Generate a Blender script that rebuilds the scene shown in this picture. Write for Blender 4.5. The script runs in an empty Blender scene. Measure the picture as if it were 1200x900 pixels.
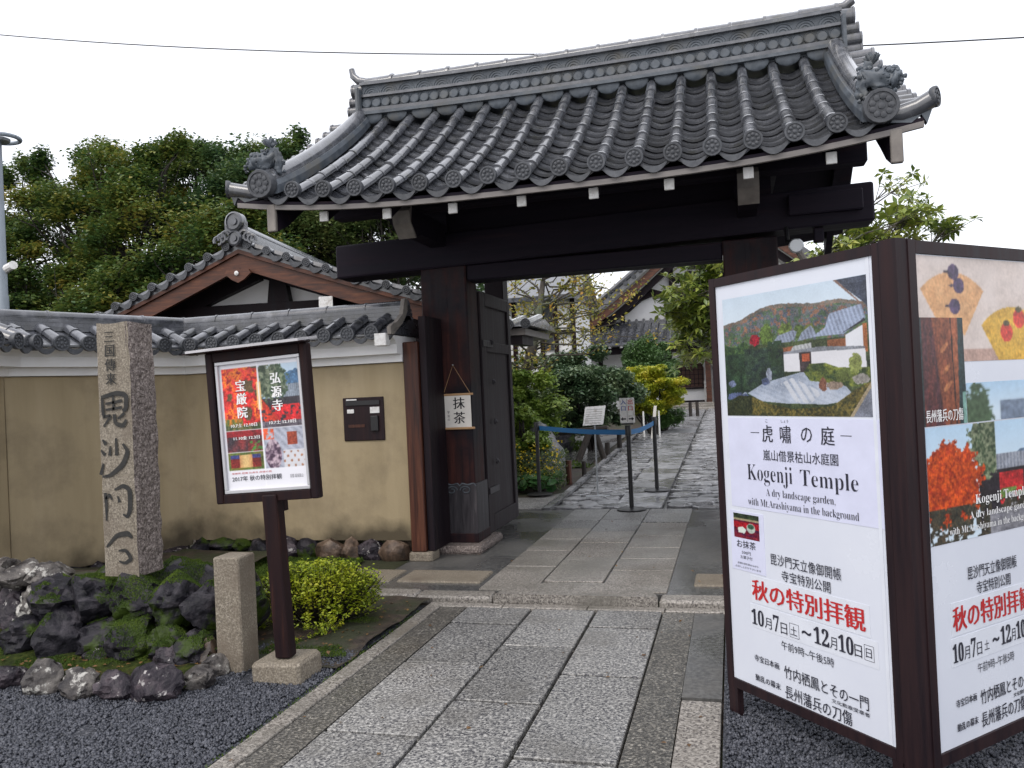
import bpy, bmesh, math, random
import numpy as np
from mathutils import Vector, Matrix, noise as mnoise

# ------------------------------------------------------------------ camera
SC = bpy.context.scene
COL = SC.collection
F_PX = 955.0
CAM_H = 1.5
ROLL = 0.047
YAW = math.atan(257 / F_PX)
PITCH = math.atan(8 / F_PX)
fw = Vector((-math.sin(YAW) * math.cos(PITCH), math.cos(YAW) * math.cos(PITCH), math.sin(PITCH)))
r0 = Vector((math.cos(YAW), math.sin(YAW), 0))
u0 = r0.cross(fw)
cr, sr = math.cos(ROLL), math.sin(ROLL)
RV = cr * r0 - sr * u0
UV_ = sr * r0 + cr * u0
cd = bpy.data.cameras.new('camera')
cam = bpy.data.objects.new('camera', cd)
COL.objects.link(cam)
m = Matrix.Identity(4)
for i in range(3):
    m[i][0] = RV[i]; m[i][1] = UV_[i]; m[i][2] = -fw[i]
m[2][3] = CAM_H
cam.matrix_world = m
cd.sensor_width = 36
cd.lens = F_PX / 1200 * 36
cd.clip_start = 0.05
cd.clip_end = 2000
SC.camera = cam

# ------------------------------------------------------------------ world: bright overcast
w = bpy.data.worlds.new('World'); SC.world = w; w.use_nodes = True
nt = w.node_tree; nt.nodes.clear()
SUN_EL, SUN_ROT = math.radians(52), math.radians(200)
sky = nt.nodes.new('ShaderNodeTexSky'); sky.sky_type = 'NISHITA'; sky.sun_disc = False
sky.sun_elevation = SUN_EL; sky.sun_rotation = SUN_ROT; sky.air_density = 1.0; sky.dust_density = 4
bg1 = nt.nodes.new('ShaderNodeBackground'); bg1.inputs[1].default_value = 0.05
bg2 = nt.nodes.new('ShaderNodeBackground'); bg2.inputs[0].default_value = (0.965, 0.965, 1, 1); bg2.inputs[1].default_value = 1.12
ad = nt.nodes.new('ShaderNodeAddShader'); wo = nt.nodes.new('ShaderNodeOutputWorld')
nt.links.new(sky.outputs[0], bg1.inputs[0]); nt.links.new(bg1.outputs[0], ad.inputs[0])
nt.links.new(bg2.outputs[0], ad.inputs[1]); nt.links.new(ad.outputs[0], wo.inputs[0])
sd = bpy.data.lights.new('sun', 'SUN'); sd.energy = 0.8; sd.angle = math.radians(25); sd.color = (1, 0.97, 0.92)
sun = bpy.data.objects.new('sun', sd); COL.objects.link(sun)
sdir = Vector((math.sin(SUN_ROT) * math.cos(SUN_EL), math.cos(SUN_ROT) * math.cos(SUN_EL), math.sin(SUN_EL)))
sun.rotation_euler = sdir.to_track_quat('Z', 'Y').to_euler()
SC.view_settings.view_transform = 'Standard'; SC.view_settings.look = 'None'
SC.view_settings.exposure = 0.2; SC.view_settings.gamma = 1.0
SC.view_settings.use_curve_mapping = False
SC.cycles.max_bounces = 6
SC.cycles.transparent_max_bounces = 8

rnd = random.Random(7)
U = rnd.uniform
NR = np.random.RandomState(5)

# ------------------------------------------------------------------ materials
def srgb(*c):
    return tuple((x / 12.92 if x <= 0.04045 else ((x + 0.055) / 1.055) ** 2.4) for x in [v / 255.0 for v in c])

MATS = {}
def mat(name, stops, scale=(4, 4, 4), detail=6, rough=(0.5, 0.7), bump=0.3, bdist=0.01, bscale=None, spec=0.5,
        rnd_v=0.0, dirt=None, dscale=0.8, damt=(0.5, 0.7), coord='pos', metal=0.0, trans=0.0, distort=0.0, vor=None, wet=None, foot=False, coat=0.0):
    """procedural surface: noise ramp + second large stain noise + bump; coord pos = world position, obj = object space"""
    m = bpy.data.materials.new(name); m.use_nodes = True
    n = m.node_tree; n.nodes.clear(); L = n.links.new; N = n.nodes.new
    out = N('ShaderNodeOutputMaterial'); b = N('ShaderNodeBsdfPrincipled'); L(b.outputs[0], out.inputs[0])
    if coord == 'pos':
        g = N('ShaderNodeNewGeometry'); src = g.outputs['Position']
    else:
        g = N('ShaderNodeTexCoord'); src = g.outputs['Object']
        if rnd_v >= 0:
            oi = N('ShaderNodeObjectInfo'); va = N('ShaderNodeVectorMath'); va.operation = 'MULTIPLY_ADD'
            L(oi.outputs['Random'], va.inputs[0]); va.inputs[1].default_value = (17, 31, 23); L(src, va.inputs[2]); src = va.outputs[0]
    mp = N('ShaderNodeMapping'); L(src, mp.inputs[0]); mp.inputs['Scale'].default_value = scale
    nz = N('ShaderNodeTexNoise'); L(mp.outputs[0], nz.inputs[0]); nz.inputs['Scale'].default_value = 1; nz.inputs['Detail'].default_value = detail
    nz.inputs['Distortion'].default_value = distort; nz.inputs['Roughness'].default_value = 0.62
    rp = N('ShaderNodeValToRGB'); L(nz.outputs[0], rp.inputs[0])
    e = rp.color_ramp.elements
    while len(e) < len(stops): e.new(0.5)
    for k, (p, c) in enumerate(stops): e[k].position = p; e[k].color = (*c, 1)
    colr = rp.outputs[0]
    if vor:   # speckle
        vt = N('ShaderNodeTexVoronoi'); L(src, vt.inputs[0]); vt.inputs['Scale'].default_value = vor[0]
        vr = N('ShaderNodeValToRGB'); L(vt.outputs['Color'], vr.inputs[0]); vr.color_ramp.elements[0].position = vor[1]; vr.color_ramp.elements[1].position = vor[1] + 0.12
        vr.color_ramp.elements[0].color = (0, 0, 0, 1); vr.color_ramp.elements[1].color = (1, 1, 1, 1)
        mv = N('ShaderNodeMix'); mv.data_type = 'RGBA'; L(vr.outputs[0], mv.inputs[0]); L(colr, mv.inputs[6]); mv.inputs[7].default_value = (*vor[2], 1)
        colr = mv.outputs[2]
    if dirt:
        n2 = N('ShaderNodeTexNoise'); L(src, n2.inputs[0]); n2.inputs['Scale'].default_value = dscale; n2.inputs['Detail'].default_value = 9; n2.inputs['Roughness'].default_value = .65
        r2 = N('ShaderNodeValToRGB'); L(n2.outputs[0], r2.inputs[0]); r2.color_ramp.elements[0].position = damt[0]; r2.color_ramp.elements[1].position = damt[1]
        r2.color_ramp.elements[0].color = (0, 0, 0, 1); r2.color_ramp.elements[1].color = (1, 1, 1, 1)
        mx = N('ShaderNodeMix'); mx.data_type = 'RGBA'; L(r2.outputs[0], mx.inputs[0]); L(colr, mx.inputs[6]); mx.inputs[7].default_value = (*dirt, 1)
        colr = mx.outputs[2]
    if foot:   # grimy, mossy stain climbing from the foot of the wall, uneven height
        sx_ = N('ShaderNodeSeparateXYZ'); L(g.outputs['Position'], sx_.inputs[0])
        n5 = N('ShaderNodeTexNoise'); L(src, n5.inputs[0]); n5.inputs['Scale'].default_value = 1.9; n5.inputs['Detail'].default_value = 7
        a5 = N('ShaderNodeMath'); a5.operation = 'MULTIPLY_ADD'; L(n5.outputs[0], a5.inputs[0]); a5.inputs[1].default_value = 1.5; a5.inputs[2].default_value = -.42
        s5 = N('ShaderNodeMath'); s5.operation = 'SUBTRACT'; L(a5.outputs[0], s5.inputs[0]); L(sx_.outputs[2], s5.inputs[1])
        m5 = N('ShaderNodeMapRange'); L(s5.outputs[0], m5.inputs[0]); m5.inputs[1].default_value = -.12; m5.inputs[2].default_value = .22; m5.inputs[3].default_value = 0; m5.inputs[4].default_value = .85
        x5 = N('ShaderNodeMix'); x5.data_type = 'RGBA'; L(m5.outputs[0], x5.inputs[0]); L(colr, x5.inputs[6]); x5.inputs[7].default_value = (.05, .042, .03, 1); colr = x5.outputs[2]
    if rnd_v > 0:
        o2 = N('ShaderNodeObjectInfo'); mr = N('ShaderNodeMapRange'); L(o2.outputs['Random'], mr.inputs[0])
        mr.inputs[3].default_value = 1 - rnd_v; mr.inputs[4].default_value = 1 + rnd_v
        hs = N('ShaderNodeHueSaturation'); L(mr.outputs[0], hs.inputs['Value']); L(colr, hs.inputs['Color']); colr = hs.outputs[0]
    L(colr, b.inputs['Base Color'])
    rr = N('ShaderNodeMapRange'); rr.inputs[1].default_value = 0.3; rr.inputs[2].default_value = 0.7
    if wet:
        n3 = N('ShaderNodeTexNoise'); L(src, n3.inputs[0]); n3.inputs['Scale'].default_value = wet; n3.inputs['Detail'].default_value = 4
        L(n3.outputs[0], rr.inputs[0]); rr.inputs[1].default_value = 0.42; rr.inputs[2].default_value = 0.6
    else: L(nz.outputs[0], rr.inputs[0])
    rr.inputs[3].default_value = rough[0]; rr.inputs[4].default_value = rough[1]
    L(rr.outputs[0], b.inputs['Roughness'])
    b.inputs['Specular IOR Level'].default_value = spec; b.inputs['Metallic'].default_value = metal
    if coat: b.inputs['Coat Weight'].default_value = coat; b.inputs['Coat Roughness'].default_value = .09; b.inputs['Coat IOR'].default_value = 1.5
    if bump:
        h = nz.outputs[0]
        if bscale:
            n4 = N('ShaderNodeTexNoise'); L(src, n4.inputs[0]); n4.inputs['Scale'].default_value = bscale; n4.inputs['Detail'].default_value = 5; h = n4.outputs[0]
        bp = N('ShaderNodeBump'); L(h, bp.inputs['Height']); bp.inputs['Strength'].default_value = bump; bp.inputs['Distance'].default_value = bdist
        L(bp.outputs[0], b.inputs['Normal'])
    if trans:
        b.inputs['Transmission Weight'].default_value = 0
        tl = N('ShaderNodeBsdfTranslucent'); L(colr, tl.inputs[0]); ms = N('ShaderNodeMixShader'); ms.inputs[0].default_value = trans
        L(b.outputs[0], ms.inputs[1]); L(tl.outputs[0], ms.inputs[2]); L(ms.outputs[0], out.inputs[0])
    MATS[name] = m
    return m

def flat(name, c, rough=0.5, spec=0.5, metal=0.0):
    return mat(name, [(0.3, tuple(v * 0.9 for v in c)), (0.7, c)], scale=(9, 9, 9), rough=(rough, rough + 0.1), bump=0.0, spec=spec, metal=metal)

def vcol_mat(name, rough=0.35):
    m = bpy.data.materials.new(name); m.use_nodes = True
    n = m.node_tree; b = n.nodes['Principled BSDF']
    a = n.nodes.new('ShaderNodeVertexColor'); a.layer_name = 'Col'; n.links.new(a.outputs[0], b.inputs['Base Color'])
    b.inputs['Roughness'].default_value = rough
    return m

def leafmat(name, cols, scale=6.0, rough=0.45, trans=0.25, fine=35.0):
    m = bpy.data.materials.new(name); m.use_nodes = True
    n = m.node_tree; n.nodes.clear(); L = n.links.new; N = n.nodes.new
    out = N('ShaderNodeOutputMaterial'); b = N('ShaderNodeBsdfPrincipled')
    g = N('ShaderNodeNewGeometry')
    n1 = N('ShaderNodeTexNoise'); L(g.outputs['Position'], n1.inputs[0]); n1.inputs['Scale'].default_value = scale; n1.inputs['Detail'].default_value = 2
    mr = N('ShaderNodeMath'); mr.operation = 'MULTIPLY_ADD'; L(g.outputs['Random Per Island'], mr.inputs[0]); mr.inputs[1].default_value = 0.5; 
    ms = N('ShaderNodeMath'); ms.operation = 'MULTIPLY_ADD'; L(n1.outputs[0], ms.inputs[0]); ms.inputs[1].default_value = 1.5; ms.inputs[2].default_value = -0.5
    L(ms.outputs[0], mr.inputs[2])
    rp = N('ShaderNodeValToRGB'); L(mr.outputs[0], rp.inputs[0]); e = rp.color_ramp.elements
    while len(e) < len(cols): e.new(0.5)
    for k, c in enumerate(cols): e[k].position = k / (len(cols) - 1); e[k].color = (*c, 1)
    L(rp.outputs[0], b.inputs['Base Color']); b.inputs['Roughness'].default_value = rough; b.inputs['Specular IOR Level'].default_value = 0.5
    tl = N('ShaderNodeBsdfTranslucent'); L(rp.outputs[0], tl.inputs[0]); mx = N('ShaderNodeMixShader'); mx.inputs[0].default_value = trans
    L(b.outputs[0], mx.inputs[1]); L(tl.outputs[0], mx.inputs[2]); L(mx.outputs[0], out.inputs[0])
    MATS[name] = m
    return m

g3 = lambda v, t=(1, 1, 1): tuple(v * k for k in t)
# roof tiles: glazed blue grey, wet
M_TILE = mat('wet_roof_tile', [(0.3, (.038, .041, .05)), (0.5, (.07, .074, .085)), (0.72, (.13, .134, .147))], scale=(8, 8, 8), rough=(.12, .34), bump=.18, bdist=.003, rnd_v=.28, coord='obj', spec=.6, coat=.8, dirt=(.045, .046, .04), dscale=9, damt=(.54, .70))
M_TILE2 = mat('wall_roof_tile', [(0.3, (.04, .043, .052)), (0.55, (.08, .085, .10)), (0.75, (.2, .205, .225))], scale=(8, 8, 8), rough=(.16, .42), bump=.3, bdist=.004, rnd_v=.15, spec=.6, coat=.7, dirt=(.035, .038, .036), dscale=7, damt=(.5, .68))
M_TILEEND = mat('tile_end_disc', [(0.3, (.028, .032, .04)), (0.7, (.085, .09, .10))], scale=(24, 24, 24), rough=(.4, .6), bump=.4, bdist=.004, rnd_v=.2, coord='obj')
M_RIDGE = mat('ridge_tile', [(0.3, (.04, .05, .062)), (0.7, (.11, .128, .15))], scale=(12, 12, 12), rough=(.35, .6), bump=.4, bdist=.006, rnd_v=.12, dirt=(.09, .085, .07), dscale=3)
M_DARKWOOD = mat('dark_aged_wood', [(0.3, (.006, .004, .008)), (0.6, (.014, .008, .011)), (0.8, (.03, .015, .015))], scale=(14, 14, 1.2), rough=(.5, .7), bump=.5, bdist=.006, distort=.4, spec=.22)
M_POSTWOOD = mat('gate_post_wood', [(0.3, (.008, .004, .006)), (0.55, (.04, .012, .011)), (0.8, (.085, .028, .02))], scale=(22, 22, 1.1), rough=(.5, .7), bump=.5, bdist=.006, distort=.5, spec=.22, dirt=(.007, .005, .009), dscale=1.6, damt=(.42, .6))
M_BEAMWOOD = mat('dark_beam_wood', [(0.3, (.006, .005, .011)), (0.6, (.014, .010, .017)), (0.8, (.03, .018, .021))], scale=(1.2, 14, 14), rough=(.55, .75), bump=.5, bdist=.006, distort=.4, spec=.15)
M_DOOR = mat('weathered_door_wood', [(0.3, (.014, .010, .014)), (0.6, (.03, .022, .026)), (0.8, (.06, .045, .045))], scale=(18, 18, 1.1), rough=(.5, .7), bump=.6, bdist=.005, distort=.4, spec=.25)
M_REDWOOD = mat('reddish_wood', [(0.3, (.018, .006, .005)), (0.55, (.07, .022, .012)), (0.8, (.16, .06, .03))], scale=(26, 26, 1.3), rough=(.4, .6), bump=.4, bdist=.004, distort=.5, spec=.4)
M_BARGE = mat('bargeboard_wood', [(0.3, (.03, .010, .006)), (0.55, (.10, .035, .018)), (0.8, (.21, .085, .045))], scale=(3, 5, 22), rough=(.4, .6), bump=.4, bdist=.004, distort=.5, spec=.4)
M_SIGNWOOD = mat('sign_frame_wood', [(0.3, (.006, .003, .006)), (0.6, (.018, .007, .007)), (0.8, (.06, .022, .014))], scale=(30, 30, 1.6), rough=(.45, .65), bump=.3, bdist=.003, distort=.4, spec=.18)
M_FRAMEB = mat('board_frame_wood', [(0.3, (.010, .006, .009)), (0.7, (.028, .013, .014))], scale=(30, 30, 2), rough=(.4, .55), bump=.2, bdist=.002, spec=.22)
M_GREYWOOD = mat('weathered_grey_wood', [(0.3, (.13, .115, .105)), (0.6, (.22, .20, .18)), (0.8, (.3, .28, .25))], scale=(8, 8, 8), rough=(.6, .8), bump=.5, bdist=.004)
M_FASCIA = mat('eave_fascia_wood', [(0.3, (.12, .11, .105)), (0.7, (.22, .2, .19))], scale=(2, 14, 14), rough=(.5, .7), bump=.4, bdist=.004)
M_WHITEP = mat('white_paint_end', [(0.3, (.6, .59, .57)), (0.6, (.8, .8, .79))], scale=(30, 30, 30), rough=(.5, .7), bump=.2, bdist=.002, dirt=(.4, .37, .33), dscale=14, damt=(.55, .72))
M_WHITE = mat('white_plaster', [(0.3, (.76, .76, .77)), (0.7, (.86, .86, .86))], scale=(3, 3, 3), rough=(.7, .85), bump=.1, bdist=.003, dirt=(.62, .61, .59), dscale=1.5, damt=(.5, .8))
M_PLASTER = mat('ochre_plaster', [(0.3, (.32, .258, .16)), (0.5, (.37, .30, .19)), (0.7, (.415, .34, .225))], scale=(4.5, 4.5, .55), detail=9, rough=(.8, .92), bump=.35, bdist=.004, bscale=70, spec=.15, dirt=(.235, .19, .125), dscale=1.6, damt=(.47, .72), foot=True)
M_GRANITE = mat('granite', [(0.35, (.12, .10, .075)), (0.5, (.215, .185, .14)), (0.65, (.34, .30, .245))], scale=(95, 95, 95), rough=(.6, .85), bump=.6, bdist=.005, bscale=90, vor=(210, .72, (.13, .11, .09)), dirt=(.15, .12, .09), dscale=3.5, damt=(.5, .72))
M_ROUGHGRANITE = mat('rough_granite', [(0.35, (.09, .07, .065)), (0.5, (.20, .165, .15)), (0.65, (.36, .31, .285))], scale=(60, 60, 60), rough=(.6, .85), bump=1.0, bdist=.025, bscale=34, vor=(170, .7, (.07, .055, .05)))
M_SLAB = mat('wet_granite_slab', [(0.36, (.08, .08, .085)), (0.5, (.21, .208, .20)), (0.64, (.44, .43, .41))], scale=(60, 60, 60), detail=4, rough=(.3, .62), bump=.5, bdist=.004, bscale=70, vor=(120, .66, (.05, .05, .058)), rnd_v=.16, wet=1.3, dirt=(.12, .115, .105), dscale=1.7, damt=(.5, .75))
M_SLABW = mat('warm_granite_slab', [(0.36, (.15, .135, .12)), (0.5, (.27, .25, .225)), (0.64, (.42, .39, .35))], scale=(60, 60, 60), detail=4, rough=(.28, .6), bump=.7, bdist=.006, bscale=45, vor=(120, .66, (.09, .08, .075)), rnd_v=.12, wet=1.1, dirt=(.15, .14, .12), dscale=1.5, damt=(.45, .7))
M_PEBBLE = mat('exposed_pebble_concrete', [(0.38, (.04, .039, .036)), (0.52, (.09, .086, .078)), (0.68, (.24, .225, .195))], scale=(70, 70, 70), detail=3, rough=(.25, .5), bump=.8, bdist=.006, bscale=75, vor=(95, .82, (.32, .3, .26)), wet=1.5)
M_CONC = mat('wet_concrete', [(0.36, (.055, .055, .056)), (0.5, (.085, .085, .084)), (0.64, (.13, .13, .125))], scale=(40, 40, 40), detail=5, rough=(.18, .5), bump=.3, bdist=.003, bscale=80, wet=.9, dirt=(.14, .135, .125), dscale=.9, damt=(.5, .7))
M_GRAVEL = mat('dark_gravel', [(0.35, (.014, .016, .022)), (0.5, (.04, .044, .055)), (0.65, (.09, .095, .11))], scale=(70, 70, 70), detail=3, rough=(.3, .6), bump=1.0, bdist=.015, bscale=60, vor=(80, .8, (.2, .2, .22)))
M_PEB2 = mat('gravel_stone', [(0.3, (.022, .025, .033)), (0.5, (.048, .052, .066)), (0.7, (.115, .12, .14))], scale=(45, 45, 45), detail=1, rough=(.3, .55), bump=.3, bdist=.003)
M_EARTH = mat('damp_earth', [(0.35, (.018, .013, .011)), (0.5, (.04, .028, .02)), (0.65, (.075, .055, .038))], scale=(14, 14, 14), rough=(.6, .85), bump=.8, bdist=.02, dirt=(.03, .034, .014), dscale=2.2, damt=(.45, .55))
M_MOSS = mat('moss', [(0.35, (.014, .02, .005)), (0.5, (.03, .042, .008)), (0.65, (.055, .065, .012))], scale=(25, 25, 25), rough=(.8, .95), bump=1.0, bdist=.02, spec=.15, dirt=(.06, .04, .02), dscale=3, damt=(.55, .65))
M_ROCKD = mat('dark_wet_rock', [(0.35, (.004, .004, .006)), (0.5, (.014, .013, .018)), (0.65, (.055, .05, .058))], scale=(9, 9, 14), detail=9, rough=(.4, .7), bump=1.0, bdist=.03, bscale=12, spec=.22, dirt=(.03, .05, .006), dscale=3.2, damt=(.52, .58), distort=.6)
M_ROCKG = mat('lichen_rock', [(0.35, (.018, .016, .018)), (0.5, (.07, .063, .06)), (0.68, (.19, .175, .16))], scale=(9, 9, 9), detail=9, rough=(.4, .7), bump=1, bdist=.03, bscale=16, spec=.3, dirt=(.42, .41, .38), dscale=13, damt=(.56, .62), distort=.4)
M_ROCKB = mat('purple_black_rock', [(0.35, (.007, .006, .010)), (0.5, (.028, .023, .03)), (0.68, (.10, .08, .09))], scale=(9, 9, 9), detail=9, rough=(.3, .6), bump=1, bdist=.03, bscale=16, spec=.25, dirt=(.4, .38, .37), dscale=12, damt=(.585, .62), distort=.4)
M_ROCKT = mat('tan_rock', [(0.35, (.03, .02, .014)), (0.5, (.10, .065, .045)), (0.68, (.24, .18, .13))], scale=(8, 8, 8), detail=8, rough=(.4, .7), bump=.8, bdist=.02, bscale=14)
M_BIGROCK = mat('grey_garden_rock', [(0.35, (.05, .052, .058)), (0.5, (.12, .122, .13)), (0.68, (.24, .24, .25))], scale=(5, 5, 9), detail=8, rough=(.35, .6), bump=1, bdist=.04, bscale=7, distort=.6)
M_COBBLE = mat('wet_cobble', [(0.35, (.13, .132, .14)), (0.5, (.22, .222, .23)), (0.68, (.34, .34, .35))], scale=(9, 9, 9), detail=7, rough=(.12, .45), bump=.6, bdist=.02, bscale=9, rnd_v=.3, wet=2, spec=.6)
M_BARK = mat('bark', [(0.35, (.03, .026, .022)), (0.5, (.07, .06, .05)), (0.65, (.13, .12, .10))], scale=(18, 18, 5), rough=(.7, .9), bump=1, bdist=.02, dirt=(.12, .14, .09), dscale=3, damt=(.5, .62))
M_BARKD = mat('dark_bark', [(0.35, (.014, .011, .010)), (0.6, (.035, .028, .024))], scale=(18, 18, 5), rough=(.7, .9), bump=1, bdist=.02)
M_STRAW = flat('light_bamboo', (.5, .3, .15), .5)
M_PAPER = flat('paper', (.78, .75, .70), .7, .2)
M_INK = flat('black_ink', (.012, .012, .016), .5)
M_NAVY = flat('dark_text_ink', (.02, .02, .035), .4)
M_RED = flat('red_ink', (.5, .018, .02), .4)
M_BLUEI = flat('blue_ink', (.06, .13, .4), .4)
M_WHITEI = flat('white_print', (.85, .85, .85), .4)
M_PANEL = mat('white_sign_panel', [(0.3, (.63, .66, .74)), (0.7, (.68, .71, .78))], scale=(2, 2, 2), rough=(.22, .3), bump=.02, bdist=.002)
M_CAPT = flat('pale_caption_paper', (.66, .68, .84), .3)
M_STRIP = flat('paper_strip', (.70, .73, .80), .35)
M_BLACKP = flat('black_plastic', (.012, .012, .014), .35)
M_BELT = flat('blue_belt', (.02, .15, .36), .6)
M_STEEL = flat('steel', (.42, .44, .46), .3, metal=.6)
M_ALU = flat('aluminium_trim', (.55, .55, .57), .35, metal=.5)
M_ROOFMETAL = mat('pale_metal_cap', [(0.3, (.38, .37, .38)), (0.7, (.55, .54, .56))], scale=(3, 3, 3), rough=(.25, .4), bump=.1, bdist=.002)
M_POLE = mat('grey_utility_pole', [(0.3, (.16, .19, .22)), (0.7, (.25, .29, .33))], scale=(6, 6, 2), rough=(.4, .6), bump=.2, bdist=.003)
M_BRONZE = mat('dark_metal_sheath', [(0.3, (.02, .019, .024)), (0.6, (.05, .045, .052)), (0.8, (.11, .10, .105))], scale=(24, 24, 3), rough=(.35, .6), bump=.6, bdist=.006, metal=.3, distort=.5)
M_PHOTO = vcol_mat('photo_print', .32)
M_GLASS = flat('window_grey', (.05, .055, .06), .15)
M_KATO = mat('latticed_window_wood', [(0.3, (.035, .014, .010)), (0.7, (.10, .035, .022))], scale=(10, 10, 30), rough=(.5, .7), bump=.3)
L_MAPLE = leafmat('maple_leaves', [(.025, .06, .022), (.055, .11, .03), (.10, .155, .035), (.19, .21, .04), (.32, .25, .05)], scale=1.1, trans=.3)
L_MAPLE2 = leafmat('green_maple_leaves', [(.03, .07, .035), (.065, .12, .045), (.11, .17, .05), (.2, .24, .05)], scale=1.3, trans=.3)
L_PALE = leafmat('pale_green_leaves', [(.04, .08, .025), (.08, .13, .04), (.14, .19, .06), (.24, .23, .08)], scale=1.2)
L_AZA = leafmat('azalea_leaves', [(.08, .12, .008), (.24, .32, .015), (.42, .48, .03), (.58, .56, .05)], scale=5, trans=.3)
L_DARK = leafmat('dark_evergreen_leaves', [(.04, .08, .04), (.07, .125, .06), (.12, .18, .09), (.22, .28, .15)], scale=3, trans=.18, rough=.3)
L_TOP = leafmat('clipped_leaves', [(.04, .09, .022), (.065, .135, .034), (.10, .19, .045)], scale=4, trans=.12)
L_YEL = leafmat('yellow_green_leaves', [(.10, .15, .012), (.26, .32, .022), (.46, .46, .035), (.6, .50, .05)], scale=4, trans=.3)
L_TREEY = leafmat('sparse_yellow_leaves', [(.12, .16, .035), (.28, .30, .06), (.48, .38, .06), (.5, .25, .045)], scale=3, trans=.3)
L_BROAD = leafmat('broad_glossy_leaves', [(.05, .09, .02), (.13, .19, .035), (.28, .33, .06), (.46, .46, .12)], scale=2, trans=.2, rough=.28)
L_BRIGHT = leafmat('bright_leaves', [(.09, .16, .035), (.2, .3, .05), (.38, .46, .09)], scale=3, trans=.25)
L_FLOWER = leafmat('yellow_petals', [(.7, .5, .02), (.8, .62, .03)], scale=3)
L_ROUND = leafmat('round_leaves', [(.02, .06, .02), (.05, .13, .04), (.10, .2, .07)], scale=5, rough=.25)

# ------------------------------------------------------------------ object helpers
def base_of(o):
    v = Vector((0, 0, 0))
    while o is not None:
        v += o.location; o = o.parent
    return v

def thing(name, label, cat, loc=(0, 0, 0), group=None):
    o = bpy.data.objects.new(name, None); COL.objects.link(o); o.location = loc
    o.empty_display_size = .1
    o['label'] = label; o['category'] = cat
    if group: o['group'] = group
    return o

def tag(o, label=None, cat=None, group=None, kind=None):
    if label: o['label'] = label
    if cat: o['category'] = cat
    if group: o['group'] = group
    if kind: o['kind'] = kind
    return o

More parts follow.
